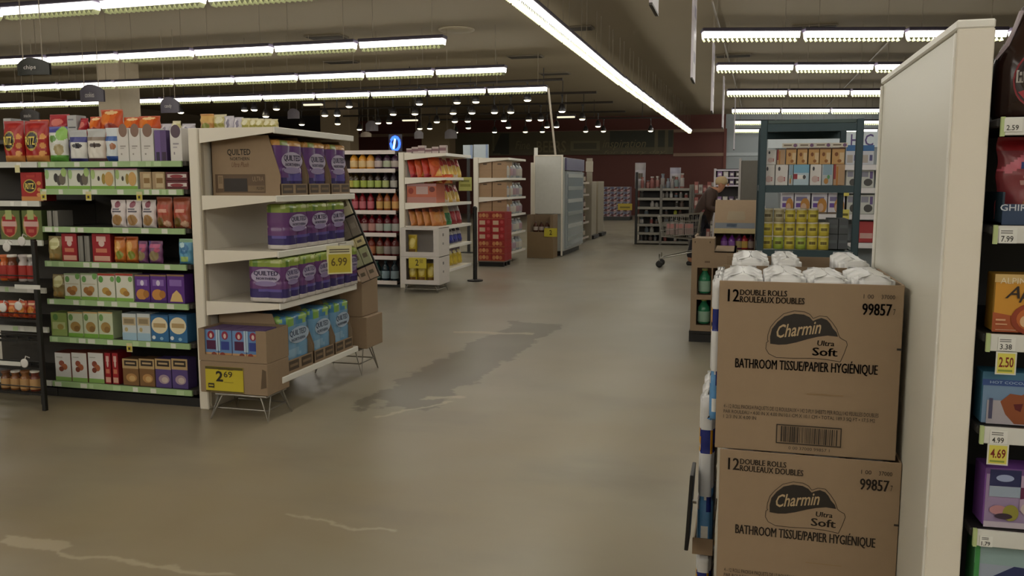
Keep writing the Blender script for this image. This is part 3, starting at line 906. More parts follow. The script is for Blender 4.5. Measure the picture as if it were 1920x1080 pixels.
shelfrow(Yg, SZ['D'], 468, [
    ('cookie_pouch', 'pouch', 'tanround', [(86, 113)], 443, .06, 'tan pouch with cream disc', 'snack'),
    ('cookie_box', 'carton', 'redbox', [(116, 145), (173, 208)], 438, .1, 'red cookie box', 'box'),
    ('box', 'carton', 'greyend', [(147, 156), (159, 168)], 442, .14, 'thin grey box turned edge on', 'box'),
    ('snack_pouch', 'pouch', 'orangepouch', [(210, 231), (232, 254)], 444, .06, 'orange snack pouch', 'snack'),
    ('snack_pouch', 'pouch', 'multibag', [(255, 272), (274, 300)], 452, .06, 'mauve snack pouch', 'snack'),
    ('snack_pouch', 'pouch', 'bluepouch', [(331, 357)], 448, .06, 'sky blue snack pouch', 'snack')], 'fourth cracker shelf')
shelfrow(Yg, SZ['E'], 538, [
    ('cookie_pouch', 'pouch', 'tanround', [(94, 119)], 515, .06, 'tan pouch with cream disc', 'snack'),
    ('cracker_box', 'carton', 'greenbox', [(121, 151), (152, 183)], 513, .1, 'white and green cracker box with brown crackers', 'box'),
    ('cracker_box', 'carton', 'greenboxred', [(184, 216), (217, 250)], 513, .1, 'white and green cracker box with red top', 'box'),
    ('cracker_box', 'carton', 'purplecracker', [(253, 281), (282, 312)], 515, .1, 'violet cracker box with orange crackers', 'box'),
    ('cracker_box', 'carton', 'purplecorn', [(313, 346)], 515, .1, 'violet box with a pale heap of crackers', 'box')], 'fifth cracker shelf')
shelfrow(Yg, SZ['F'], 612, [
    ('cracker_box', 'carton', 'greenplain', [(96, 126)], 586, .1, 'plain green cracker box', 'box'),
    ('cracker_box', 'carton', 'greenmix', [(128, 156), (157, 184), (185, 212)], 585, .1, 'pale green mixed cracker box', 'box'),
    ('cracker_box', 'carton', 'paleblue', [(229, 256), (257, 282)], 588, .1, 'pale blue cracker box', 'box'),
    ('cracker_box', 'carton', 'bluebadge', [(283, 316), (317, 351)], 590, .1, 'blue cracker box with cream badge', 'box')], 'sixth cracker shelf')
shelfrow(Yg, SZ['G'], 695, [
    ('cookie_box', 'carton', 'whitecookie', [(104, 134), (135, 164), (166, 195)], 661, .12, 'white cookie box with three brown cookies', 'box'),
    ('cookie_box', 'carton', 'redbox', [(197, 208), (211, 222)], 662, .14, 'narrow dark box', 'box'),
    ('wafer_box', 'carton', 'brownwafer', [(230, 260), (261, 290)], 673, .1, 'brown wafer box with tan top', 'box'),
    ('wafer_box', 'carton', 'purplewafer', [(291, 321), (322, 352)], 673, .1, 'violet wafer box with tan top', 'box')], 'bottom cracker shelf')
zb = atY(40, 377, GY)[1]; zc = atY(40, 450, GY)[1]
shelfrow(Yg, zb, 350, [('cracker_pouch', 'carton', 'ritz', [(39, 80)], 323, .12, 'red cracker box with yellow oval alone', 'box')], 'on the white rail below the red pouches')
shelfrow(Yg, zc, 418, [('soup_box', 'carton', 'soupbox', [(0, 38), (41, 79)], 394, .12, 'red and green soup carton', 'box')], 'above the wire rack')
# bags and boxes on the rear top deck
Yd = GY + .42
for k, (nm, sh, ar, p0, p1, yt, ds) in enumerate((
        ('snack_pouch', 'pouch', 'redsnack', 84, 121, 214, 'dark red snack bag behind the green crisps pouch'),
        ('snack_box', 'carton', 'silverbox', 124, 141, 216, 'silver box behind the dark banded pouch'),
        ('snack_pouch', 'pouch', 'redsnack', 142, 156, 221, 'narrow red bag beside the silver box'),
        ('snack_pouch', 'pouch', 'orangebag', 158, 182, 218, 'orange snack bag behind the brown banded pouch'),
        ('snack_pouch', 'pouch', 'orangebag', 181, 222, 205, 'tallest orange snack bag below the concrete column'),
        ('snack_pouch', 'pouch', 'orangebag', 222, 256, 219, 'orange snack bag beside the tallest one'),
        ('snack_pouch', 'pouch', 'orangebag', 252, 292, 217, 'wide orange snack bag above the white disc boxes'),
        ('snack_pouch', 'pouch', 'silversnack', 292, 314, 231, 'silver bag above the narrow violet box'),
        ('snack_pouch', 'pouch', 'yellowsnack', 315, 330, 226, 'pale yellow bag above the violet disc box'),
        ('snack_pouch', 'pouch', 'silversnack', 331, 356, 231, 'crumpled silver bag beside the end panel top'),
        ('snack_box', 'carton', 'silverbox', 6, 20, 222, 'silver box behind the first red cracker pouch'),
        ('snack_box', 'carton', 'silverbox', 24, 42, 226, 'silver box behind both red cracker pouches'),
        ('snack_pouch', 'pouch', 'orangebag', 46, 82, 224, 'rust orange bag behind the second red pouch'))):
    x0, x1 = atY(p0, 225, Yd)[0], atY(p1, 225, Yd)[0]
    item(nm, sh, ar, x1 - x0, .1, atY(p0, yt, Yd)[1] - 1.80, ((x0 + x1) / 2, Yd + .01 * (k % 2), 1.80), ds, 'snack')

# ------------------------------------------------------------------ black wire snack rack before the cracker shelves
RY0 = atZ(85, 770)[1]
RXR = atZ(85, 770)[0]


def wire_rack():
    t = thing('wire_rack', 'black wire snack rack standing before the cracker shelving', 'rack', (0, 0, 0))
    x0, x1, y0, y1 = RXR - .75, RXR, RY0, RY0 + .13
    for x in (x0, x1):
        for y in (y0, y1):
            x = x - (.13 if y == y1 else 0)
            MB().box(x - .014, y - .014, 0, x + .014, y + .014, atY(80, 452, RY0)[1], BLACK, .003).build('post', t)
    for px, py in ((40, 531), (40, 601), (40, 640), (40, 690), (40, 737)):
        z = atY(px, py, RY0)[1]
        m = MB().box(x0, y0, z - .008, x1, y0 + .012, z + .008, BLACK)
        m.box(x0 - .13, y1 - .012, z - .008, x1 - .13, y1, z + .008, BLACK)
        for k in range(9):
            x = x0 + (x1 - x0) * k / 8
            m.tube([(x, y0, z), (x - .13, y1, z)], .004, BLACK, 5)
        s = m.build('wire_shelf', t)
        m = MB().tube([(x0, y0 - .005, z + .05), (x1, y0 - .005, z + .05)], .004, BLACK, 5)
        m.build('front_wire', s)
    for px, py, wd in ((52, 538, 70), (16, 681, 60)):
        x, z = atY(px, py, RY0 - .02)
        MB().box(x - .1, RY0 - .024, z - .014, x + .1, RY0 - .02, z + .014, 'cfcfc8').build('price_strip', t)
    return t


wire_rack()
rz_ = [(531, [('jerky_tube', 12, 'c0602a'), ('jerky_tube', 26, '6a3a24'), ('jerky_tube', 47, 'b9b0ae'), ('jerky_tube', 63, '8f8a88')], 483, 'top wire shelf'),
       (601, [('pretzel_pouch', 8, 'b8401e'), ('pretzel_pouch', 26, 'c65a28'), ('pretzel_pouch', 44, 'b44a20'), ('pretzel_pouch', 62, 'a83a20')], 572, 'second wire shelf'),
       (737, [('nut_jar', 14, '6a3f22'), ('nut_jar', 32, '7a4a26'), ('nut_jar', 50, '8a5a30'), ('nut_jar', 68, '6a2f22')], 700, 'lowest wire shelf')]
cn = ['orange capped', 'brown', 'silver', 'grey']
for yb, lst, yt, wh in rz_:
    z = atY(40, yb, RY0 + .1)[1] if False else atY(40, yb, RY0)[1] + .008
    for k, (nm, px, hx) in enumerate(lst):
        x = atY(px, yb, RY0 + .055)[0]
        h = atY(px, yt, RY0 + .055)[1] - z
        lab = '%s %s on the %s of the black rack' % (ORD[k] if nm != 'jerky_tube' else cn[k], nm.replace('_', ' '), wh)
        if nm == 'pretzel_pouch':
            A['pz'] = (hx, [('e', .5, .5, .34, .2, 'd98a3c'), ('r', .15, .74, .85, .86, 'd8b08a'), ('e', .5, .2, .3, .12, '8a2a16')], hx)
            item(nm, 'pouch', 'pz', .075, .05, h + .03, (x, RY0 + .035, z), lab, 'snack', 0, 'snack pouches on the wire rack')
        else:
            put(nm, 'bottle', (.034, h + .02, hx, 'b08a5a' if nm == 'nut_jar' else 'a02a22', 'd8d4cc' if k % 2 else hx, (.1, .6), .8), (x, RY0 + .055, z), lab, 'jar' if nm == 'nut_jar' else 'snack', 0, 'jars and tubes on the wire rack')
for i, (px, py) in enumerate(((17, 463), (45, 452), (10, 576), (39, 573), (50, 680))):
    X, Z = atY(px, py, RY0 - .02)
    t = thing('shelf_clip', 'round white clip disc hung on the black rack, %s down' % ORD[i], 'clip', (X, RY0 - .035, Z), 0, 'round white clips')
    m = MB().lathe([(.028, 0), (.03, .002), (.03, .006), (.024, .008)], mat('d6d3d0', .4), 18)
    m.v = [(x, -z, y) for x, y, z in m.v]
    m.build('disc', t, True)
    MB().tube([(0, 0, .02), (.004, .006, .045), (.01, .03, .03)], .004, 'cfcac6', 5).build('hook', t)

# ------------------------------------------------------------------ cream endcap at the aisle end of the cracker run
EX0, EX1, EXF = -3.47, -3.40, -2.85       # end panel faces and shelf front
EY0, EY1 = 4.88, 6.02
Q = math.pi / 2
WOODY = dict()


def bracket_shelf(t, z, x0, x1, y0, y1, rear=.09, front=.03, lip=True):
    m = MB().box(x0, y0 + .004, z - .022, x1 - .01, y1 - .004, z, CREAM)
    s = m.build('shelf', t)
    for y in (y0, y1 - .012):
        b = MB()
        P = [(x0, z + .004), (x1 - .012, z + .004), (x1 - .012, z - front), (x0, z - rear)]
        b.face([(x, y, zz) for x, zz in P], CREAM); b.face([(x, y + .012, zz) for x, zz in P], CREAM)
        for (xa, za), (xb, zb_) in zip(P, P[1:] + P[:1]): b.face([(xa, y, za), (xb, y, zb_), (xb, y + .012, zb_), (xa, y + .012, za)], CREAM)
        b.build('bracket', s)
    if lip: MB().box(x1 - .012, y0, z - .036, x1, y1, z + .005, CREAMW, .003).build('front_lip', s)
    return s


def endcap(name, label, x0, x1, xf, y0, y1, top, zs):
    t = thing(name, label, 'shelves', (0, 0, 0))
    p = MB().box(x0, y0, 0, x1, y1, top, CREAM, .006).build('end_panel', t)
    m = MB()
    k = .1
    while k < top - .05:
        m.box(x1, y0 + .03, k, x1 + .002, y0 + .042, k + .02, mat('7d7565', .5)); k += .05
    m = MB()
    m.box(x1, y0 + .022, .02, x1 + .008, y0 + .05, top - .02, mat('b5ab98', .4)).build('slotted_upright', p)
    MB().box(x1, y1 - .05, .02, x1 + .008, y1 - .022, top - .02, mat('b5ab98', .4)).build('slotted_upright', p)
    for z in zs: bracket_shelf(t, z, x1 + .008, xf, y0 + .01, y1)
    return t


EZ = [.245, .725, 1.06, 1.412, 1.84]
endcap('endcap_shelving', 'cream endcap shelving of bathroom tissue at the aisle end of cracker shelves', EX0, EX1, EXF, EY0, EY1, 1.845, EZ)


def cut_case(t_label, loc, wd, dp, ht, rz, cut=.45, tray=.16, side=None, front=None, cat='box', name='display_case'):
    """open corrugated case, its front cut away slantwise; front faces local -Y"""
    o = thing(name, t_label, cat, loc, rz)
    th = .005
    MB().box(-wd / 2, 0, 0, wd / 2, dp, th, KRAFT).build('case_bottom', o)
    MB().box(-wd / 2, dp - th, th, wd / 2, dp, ht, KRAFTD).build('case_back', o)
    f = MB().box(-wd / 2, 0, th, wd / 2, th, ht * tray, KRAFT).build('tray_front', o)
    if front: printed(front, wd, ht * tray, -.0005).build('printed_front', f)
    for x in (-wd / 2, wd / 2 - th):
        P = [(0, th), (dp, th), (dp, ht), (dp * cut, ht), (dp * .0, ht * .34), (0, ht * tray)]
        m = MB()
        m.face([(x, y, z) for y, z in P], KRAFT); m.face([(x + th, y, z) for y, z in P], KRAFT)
        for (ya, za), (yb, zb_) in zip(P, P[1:] + P[:1]): m.face([(x, ya, za), (x, yb, zb_), (x + th, yb, zb_), (x + th, ya, za)], KRAFTD)
        s = m.build('case_side', o)
        if side and x < 0:
            art = printed(side, dp, ht, 0)
            # turn the print to the local -X side: local x runs towards the front
            art.v = [(x + vy, dp / 2 - vx, vz) for vx, vy, vz in art.v]
            art.build('printed_side', s)
    return o


QN = [('t', 'QUILTED', .24, .66, .58, .78, INK, dict(bold=.02)), ('t', 'NORTHERN', .28, .59, .56, .645, INK, dict(bold=.01)), ('t', 'Ultra Plush', .3, .48, .55, .56, mat('6b4a33', .7), dict(shear=.35)),
      ('r', .05, .05, .78, .36, '5f4a35'), ('r', .09, .12, .165, .34, KRAFT), ('r', .1, .2, .155, .32, KRAFTD), ('r', .18, .07, .52, .29, '2c2420'), ('r', .53, .07, .775, .17, KRAFTD),
      ('t', 'ULTRA', .6, .24, .76, .32, KRAFT, dict(bold=.01)), ('t', 'PLUSH', .66, .1, .76, .15, INK)]
TF = [('r', .06, .2, .44, .9, '4b3c2c'), ('r', .54, .2, .94, .9, '4b3c2c'), ('r', .1, .45, .4, .65, KRAFTD), ('r', .58, .45, .9, .65, KRAFTD)]
# top tier: three cut cases of violet packs
yA = [4.99, 5.36, 5.69]; wA = [.36, .32, .31]
for k in range(3):
    z = EZ[3] + .002
    hh = .385
    lb = ['near', 'middle', 'far'][k]
    cut_case('cut open tissue case with %s violet packs on the upper endcap shelf' % ['printed side and', 'second', 'third'][k], (EXF - .03, yA[k] + wA[k] / 2, z), wA[k] - .008, .5, hh, Q, .16, .2, QN if k == 0 else None, TF)
    for j in range(1):
        item('tissue_pack', 'roll_pack', 'quilto', wA[k] - .035, .3, hh - .03, (EXF - .045, yA[k] + wA[k] / 2, z + .007), 'violet tissue pack with orange top in the %s cut case' % ['first', 'second', 'third'][k], 'tissue', Q, 'violet packs in cut cases', nx=2, ny=2, nz=2)
# third tier: three violet packs with green tops
for k, (y, wd) in enumerate(((5.02, .3), (5.33, .28), (5.62, .26))):
    item('tissue_pack', 'roll_pack', 'quilt', wd - .004, .16, .3, (EXF - .01, y + wd / 2, EZ[2] + .002), 'violet tissue pack with green top, %s along the middle endcap shelf' % ORD[k], 'tissue', Q, 'violet packs on the middle endcap shelf', nx=2, ny=1, nz=2)
item('tissue_pack', 'roll_pack', 'quilt', .4, .16, .05, (EXF - .04, 5.5, EZ[2] + .305), 'flat green topped tissue pack lying across the middle shelf packs', 'tissue', Q, None, nx=3, ny=1, nz=1)
# second tier: five violet packs in a line
for k in range(5):
    o = item('tissue_pack', 'roll_pack', 'quilt', .218, .26, .285, (EXF + .025, 4.90 + .222 * k + .11, EZ[1] + .007), 'violet tissue pack with green top, %s along the lower endcap shelf' % ORD[k], 'tissue', Q, 'violet packs on the lower endcap shelf', nx=2, ny=2, nz=2)
    if k == 0: side_lettering(o, .218, .26, .285)
# bottom tier: three blue packs in cut cases
for k, (y, wd) in enumerate(((4.98, .36), (5.35, .31), (5.67, .3))):
    z = EZ[0] + .002
    cut_case('cut open tissue case holding blue pack, %s on the bottom endcap shelf' % ORD[k], (EXF - .02, y + wd / 2, z), wd - .008, .5, .4, Q, .2, .22, None, TF)
    item('tissue_pack', 'roll_pack', 'quiltb', wd - .035, .3, .37, (EXF - .035, y + wd / 2, z + .007), 'pale blue tissue pack, %s on the bottom endcap shelf' % ORD[k], 'tissue', Q, 'blue tissue packs', nx=2, ny=2, nz=2)
# snack bags along the endcap's top shelf
for k, (p0, p1, yt, ar) in enumerate(((373, 396, 213, 'orangesnack'), (396, 418, 214, 'yellowsnack'), (418, 434, 217, 'silversnack'), (434, 450, 219, 'silversnack'), (450, 464, 221, 'yellowsnack'), (464, 477, 221, 'yellowsnack'), (477, 490, 222, 'yellowsnack'), (490, 503, 222, 'yellowsnack'), (503, 516, 223, 'yellowsnack'))):
    Y = 5.35
    x0, x1 = atY(p0, 230, Y)[0], atY(p1, 230, Y)[0]
    item('snack_bag', 'pouch', ar, x1 - x0 + .01, .06, atY(p0, yt, Y)[1] - EZ[4] - .006, ((x0 + x1) / 2, Y + .01 * (k % 2), EZ[4] + .006), 'small pale snack bag on the endcap top, %s from the end panel' % ORD[k], 'snack', 0, 'snack bags on the endcap top')
# hanging yellow price card
y, z = atX(614, 460, EXF)
t = thing('price_card', 'yellow price card hanging from the endcap front lip', 'sign', (EXF + .09, y, z - .2), -.85)
MB().box(0, -.09, 0, .003, .09, .2, 'e3ddb0').build('card', t)
m = printed([('r', .06, .05, .94, .7, 'c9b93c'), ('t', '6.99', .16, .28, .8, .58, '6b5a20', dict(bold=.02)), ('r', .1, .76, .9, .8, '6a604a'), ('r', .1, .84, .9, .88, '6a604a')], .18, .2, 0)
m.v = [(.003 - a[1], a[0], a[2]) for a in m.v]
m.build('price_print', t)
MB().tube([(.0, 0, .19), (-.01, .0, .215), (-.055, .065, .215)], .004, STEEL, 5).build('clip', t)


# ------------------------------------------------------------------ stand with stacked cartons before the end panel
def hairpin_stand(label, x0, x1, y0, y1, h, splay=.04):
    t = thing('wire_stand', label, 'stand', (0, 0, 0))
    for x, sx in ((x0, -1), (x1, 1)):
        for y, sy in ((y0, -1), (y1, 1)):
            MB().tube([(x - sx * .045, y - sy * .01, h), (x + sx * splay * .6, y + sy * splay * .6, .006), (x + sx * .004, y - sy * .05, h)], .006, STEEL, 6).build('leg', t)
    m = MB()
    q = [(x0, y0), (x1, y0), (x1, y1), (x0, y1), (x0, y0)]
    m.tube([(x, y, h) for x, y in q], .007, STEEL, 6)
    m.tube([(x, y, h * .45) for x, y in q], .005, STEEL, 6)
    for k in range(1, 5):
        y = y0 + (y1 - y0) * k / 5
        m.tube([(x0, y, h), (x1, y, h)], .004, STEEL, 5)
    m.build('wire_frame', t)
    return t


fx0, fy0 = atZ(397, 786)
fx1, _y = atZ(490, 794)
fy0 = (fy0 + _y) / 2 + .03
hS = atY(440, 741, fy0)[1]
hairpin_stand('silver wire stand carrying stacked oat cartons beside the end panel', fx0 + .02, fx1 + .02, fy0, fy0 + .24, hS)
bx0, bx1 = atY(375, 700, fy0)[0], atY(501, 700, fy0)[0]
zm = atY(440, 679, fy0)[1]; zt = atY(440, 619, fy0)[1]
wd = bx1 - bx0
t = thing('carton', 'kraft carton with yellow price sign, lower of two on the wire stand', 'box', ((bx0 + bx1) / 2, fy0, hS + .007))
MB().box(-wd / 2, 0, 0, wd / 2, .27, zm - hS - .01, KRAFT, .004).build('carton_body', t)
printed([('p', [(.9, .2), (.985, .25), (.985, .75), (.93, .8)], '5d4c38')], wd, zm - hS, -.0005).build('worn_print', t)
sx0, sx1 = atY(387, 715, fy0)[0], atY(457, 715, fy0)[0]
sz0, sz1 = atY(420, 735, fy0)[1], atY(420, 688, fy0)[1]
t = thing('price_sign', 'yellow price sign on the kraft oat carton', 'sign', ((sx0 + sx1) / 2, fy0 - .006, sz0))
MB().box(-(sx1 - sx0) / 2, 0, 0, (sx1 - sx0) / 2, .004, sz1 - sz0, 'c6b52c').build('sign_card', t)
printed([('r', 0, 0, 1, .05, '54491c'), ('r', 0, .9, 1, 1, '54491c'), ('t', '2', .28, .42, .47, .84, '201c12', dict(bold=.03)), ('t', '69', .49, .6, .72, .84, '3a321a', dict(bold=.01)), ('r', .07, .16, .23, .34, '2f281a'), ('r', .09, .22, .21, .28, 'b8a52c'), ('r', .5, .4, .75, .42, '8f8128'), ('t', 'WITH CARD', .35, .88, .75, .94, '3a321a')], sx1 - sx0, sz1 - sz0, 0).build('price_lettering', t)
# upper carton with a window in its front
hU = zt - zm
t = thing('carton', 'open kraft carton showing oat packets, upper of two on the wire stand', 'box', ((bx0 + bx1) / 2, fy0, zm))
th = .006
MB().box(-wd / 2, 0, 0, wd / 2, .27, th, KRAFT).build('carton_bottom', t)
MB().box(-wd / 2, .264, th, wd / 2, .27, hU, KRAFTD).build('carton_back', t)
MB().box(wd / 2 - th, 0, th, wd / 2, .264, hU, KRAFT).build('carton_side', t)
MB().box(-wd / 2, 0, th, -wd / 2 + th, .264, hU, KRAFT).build('carton_side', t)
MB().box(-wd / 2 + th, 0, th, wd / 2 - th, th, hU * .2, KRAFT).box(-wd / 2 + th, 0, hU * .2, -wd / 2 + .09 * wd, th, hU, KRAFT).box(wd * .35, 0, hU * .2, wd / 2 - th, th, hU, KRAFT).build('cut_front', t)
A['oat'] = ('5f86b8', [('r', .2, .34, .8, .62, '2f3f8c'), ('e', .5, .82, .24, .14, '8c2a44'), ('e', .5, .8, .1, .08, 'd9c0b8'), ('r', 0, 0, 1, .24, 'b98a5c'), ('e', .3, .16, .2, .1, '8a3a2c'), ('r', 0, .3, .14, 1, 'a9c4d8')], '54406c')
A['oatr'] = ('6b8fc0', [('r', .16, .34, .84, .64, '4c1640'), ('e', .5, .82, .26, .14, '8c2038'), ('e', .5, .8, .1, .08, 'd9c0b8'), ('r', 0, 0, 1, .24, 'c09a70'), ('e', .7, .16, .2, .1, '7c3a2c'), ('r', .88, .3, 1, 1, 'b4c8dc')], '54406c')
for k in range(4):
    ww = wd * .83 / 4
    item('oat_box', 'carton', 'oatr' if k % 2 == 0 else 'oat', ww - .003, .2, hU * .94, ((bx0 + bx1) / 2 - wd * .43 + ww * (k + .5), fy0 + .012, zm + th + .001), 'small blue oat box with %s panel, %s in the open carton' % ('wine red' if k % 2 == 0 else 'navy', ORD[k]), 'box', 0, 'oat boxes in the open carton')

# kraft cartons on a second stand at the far end of the endcap
gx, gy = atZ(684, 703)
hS2 = atY(670, 655, gy)[1]
hairpin_stand('silver wire stand with kraft cartons at the far end of the endcap', gx - .38, gx - .03, gy - .02, gy + .24, hS2)
zz = hS2 + .007
for k, (p1, yt, lb) in enumerate(((688, 595, 'lower kraft carton on the stand at the far end of the endcap'), (680, 527, 'upper kraft carton on the stand at the far end of the endcap'))):
    x1_ = atY(p1, 620, gy)[0]; x0_ = x1_ - .36
    z1_ = atY(p1, yt, gy)[1]
    t = thing('carton', lb, 'box', ((x0_ + x1_) / 2, gy + .0, zz))
    MB().box(-.18, 0, 0, .18, .3, z1_ - zz - .002, KRAFT, .004).build('carton_body', t)
    m = MB().box(-.1, -.001, .05, -.085, 0, z1_ - zz - .03, KRAFTD).build('carton_seam', t)
    zz = z1_
# leaning strip of snack cards in front of the far cartons
(xa, za), (xb, zb) = atY(634, 366, gy - .1), atY(698, 524, gy - .1)
L = math.hypot(xb - xa, zb - za)
an = math.atan2(xa - xb, za - zb)
t = thing('display_strip', 'slanting dark framed strip of hanging snack cards past the endcap', 'display', (xb, gy - .12, zb), 0)
t.rotation_euler = (0, an, 0)
W = .17
MB().box(-W / 2, 0, 0, W / 2, .012, L, mat('1d1b1a', .5), .003).build('dark_board', t)
for k, (f0, f1, hx, nm) in enumerate(((.74, 1.0, 'c9c3a4', 'cream'), (.5, .73, '7d7468', 'grey'), (.38, .49, 'c8bb90', 'tan'), (.17, .37, 'a3a684', 'green'), (.0, .16, 'b09a86', 'pink'))):
    m = MB()
    for j in range(2):
        x = -W * .44 + j * W * .45
        m.box(x, -.018, L * f0 + .004, x + W * .42, -.001, L * f1 - .004, hx, .003)
        m.box(x + W * .1, -.0195, L * (f0 * .6 + f1 * .4), x + W * .32, -.018, L * (f0 * .35 + f1 * .65), '6e6452' if k != 1 else '8c8478')
    m.build('snack_card', t)

# ------------------------------------------------------------------ second run: juice bottles facing the camera
JY = 11.45
JX1 = atY(750, 400, JY)[0] - .025
JX0 = JX1 - 1.25
JZ = [atY(700, y, JY)[1] for y in (317, 355, 395, 437, 480, 526)]
t = thing('shelving_unit', 'juice shelving with six white edged shelves across the cross aisle', 'shelves')
MB().box(JX0, JY + .5, .05, JX1, JY + .54, 1.93, mat('3b211c', .6)).build('back_panel', t)
MB().box(JX0, JY + .05, 0, JX1, JY + .5, .05, BLACK).build('kick_base', t)
for z in JZ + [1.945]:
    s = MB().box(JX0, JY, z - .03, JX1 - .03, JY + .5, z, mat('4a3a34', .6)).build('shelf', t)
    MB().box(JX0, JY - .015, z - .05, JX1 - .035, JY, z + .006, 'd8cdc8', .003).build('white_edge', s)
jr = [([(664, 'c98a2c', 'd9bb86', 'e2dccb'), (680, 'c98a2c', 'd9bb86', 'e2dccb'), (695, 'cc8a34', 'd9bb90', 'e2dccb'), (710, '3a2234', 'b9a8a4', '8a8580'), (726, '3a2234', 'aab096', '8a8580'), (741, '3a2038', 'b4a8a0', '8a8580')], 286, 'top juice shelf', ['amber'] * 3 + ['dark plum'] * 3),
      ([(659, '3a2c18', 'b3a84a', '4a3a20'), (668, '3a2f18', '9fae4a', '4a3a20'), (682, '38291a', 'a3b04c', '4a3420'), (695, '33261c', 'a5b462', '4a3420'), (709, '30221c', 'a5b45c', '4a3420'), (723, '2a2228', 'a9b072', '46404a'), (738, '2a242c', 'a8a49c', '8f8c92')], 322, 'second juice shelf', ['dark brown'] * 7),
      ([(653, '8a7f7a', 'c2bab4', 'b0a8a0'), (666, '7c1a22', 'b8606a', '7c1a22'), (680, '7c1a22', 'b8646c', '7c1a22'), (695, '7c1a24', 'b8606a', '7c1a22'), (712, '8a4a26', 'c09858', '8a5a2c'), (726, '8a4a26', 'c49c5a', '8a5a2c'), (741, '8a4624', 'c8985a', '8a5a2c')], 360, 'third juice shelf', ['grey'] + ['crimson'] * 3 + ['golden'] * 3),
      ([(671, '561018', '8f8380', '6a3a34'), (684, '561018', '94837c', '6a3a34'), (698, '581018', 'b08078', '6a3a34'), (712, '561018', 'a09c94', '6a3a34'), (727, '56101c', '93a096', '6a3a34'), (742, '56101c', '9a9a94', '6a3a34')], 401, 'fourth juice shelf', ['dark red'] * 6),
      ([(684, '5c2416', '9a7a5a', '5a3a28'), (697, '6a2414', 'a86a48', '5a3a28'), (713, '5c1c14', '8a8468', '5a3a28'), (727, '5c1814', '8f8480', '5a3a28'), (741, '521414', '847a74', '5a3a28')], 443, 'fifth juice shelf', ['rust'] * 5),
      ([(707, '17342f', '72867c', '3a5048'), (723, '14262f', '7c9098', '2a3a44'), (740, '14262f', '7a8a90', '2a3a44')], 489, 'bottom juice shelf', ['deep green'] * 3)]
for (lst, yt, nm, cs), z in zip(jr, JZ):
    n = len(lst)
    for k, (px, li, lb, cp) in enumerate(lst):
        x = atY(px, yt + 15, JY + .06)[0]
        h = atY(px, yt, JY + .06)[1] - z
        same = [j for j in range(n) if cs[j] == cs[k]]
        put('juice_bottle', 'bottle', (.06 if n < 7 else .05, round(h, 3), li, lb, cp, (.12, .5), .34), (x, JY + .065, z), '%s juice bottle, %s from the cream upright, %s' % (cs[k], ORD[n - 1 - k], nm), 'bottle', 0, 'juice bottles on the ' + nm)
# low goods along the top of the juice shelves
for k, px in enumerate((768, 778, 790, 803, 816, 830)):
    Y = 11.75
    x, z = atY(px, 285, Y)
    A['tp'] = ('b9a8a4', [('r', 0, .3, 1, .7, '7a5a60')], 'a09490')
    item('snack_box', 'carton', 'tp', .1, .08, .07 + .02 * (k % 3), (x, Y, 1.915), 'small pale box along the chip endcap top, %s from the cream upright' % ORD[k], 'box', 0, 'small boxes on the chip endcap top')
# glowing neon sign beyond
Yn = 24
x, z = atY(741, 269, Yn)
t = thing('neon_sign', 'glowing blue neon sign above the juice shelves', 'sign', (x, Yn, z), .3)
m = MB()
m.tube([(.13 * math.cos(a / 12 * math.tau), 0, .2 * math.sin(a / 12 * math.tau)) for a in range(13)], .035, mat('2f5cff', .5, emit=3.0), 8)
m.build('neon_ring', t)
MB().tube([(-.05, -.02, -.16), (.0, -.02, .14)], .03, mat('8fd0ff', .5, emit=3.0), 8).build('neon_stroke', t)
MB().box(-.2, .05, -.28, .2, .09, .28, mat('15131c', .5), .01).build('backing', t)
MB().box(-.02, .06, -2.4, .02, .08, -.28, BLACK).build('stand_post', t)
o = t
MB().box(-.2, -.1, -z, .2, .2, -z + .03, BLACK).build('stand_base', t)
MB().box(-.02, .06, -z + .03, .02, .08, -2.4, BLACK).build('stand_post', t) if z > 2.45 else None

# ------------------------------------------------------------------ chip endcap
CX0, CX1, CXF = -4.745, -4.665, -4.03
CY0, CY1 = 11.45, 12.58
CZ = [.275, .605, .885, 1.21, 1.565, 1.90]
endcap('endcap_shelving', 'cream endcap shelving of leaning chip bags beside the juice shelves', CX0, CX1, CXF, CY0, CY1, 1.92, CZ)
A['chipred'] = ('b8321f', [('e', .5, .66, .36, .2, 'c8452a'), ('r', 0, 0, 1, .18, '9a2030'), ('p', [(.3, .1), (.8, .1), (.6, .5)], 'd9a06a')], 'b03020')
A['chiporange'] = ('c4512a', [('e', .5, .66, .36, .16, 'd2683a'), ('p', [(.2, .05), (.9, .05), (.7, .45)], 'd9a85a')], 'b04a24')
A['chipyellow'] = ('c8a24a', [('e', .5, .7, .4, .16, 'a8343a'), ('r', 0, .82, 1, 1, '8a2a3a'), ('e', .5, .3, .34, .22, 'd9bd62')], 'c09840')
A['chipwhite'] = ('c9b9a8', [('e', .5, .75, .36, .16, '94303a'), ('e', .5, .36, .36, .26, 'd2a850')], 'b8a898')
A['chiptan'] = ('b9743a', [('r', 0, .72, 1, 1, '8a4630'), ('e', .5, .4, .36, .26, 'c08444'), ('e', .5, .8, .3, .1, '5f3a30')], 'a8682f')
A['chipgreen'] = ('2f7a46', [('r', 0, .62, 1, 1, 'c4b98a'), ('e', .5, .4, .3, .2, '1f5f34')], '2f7a46')
A['chipcrim'] = ('8f1c28', [('r', 0, .66, 1, 1, '9c949a'), ('e', .5, .4, .3, .2, 'a83038')], '8f1c28')
A['chipblue'] = ('3f7fae', [('r', 0, .5, 1, 1, 'b9b48c'), ('e', .5, .8, .3, .1, '3a3550'), ('e', .5, .3, .36, .16, '5f9cc4')], '356f9c')
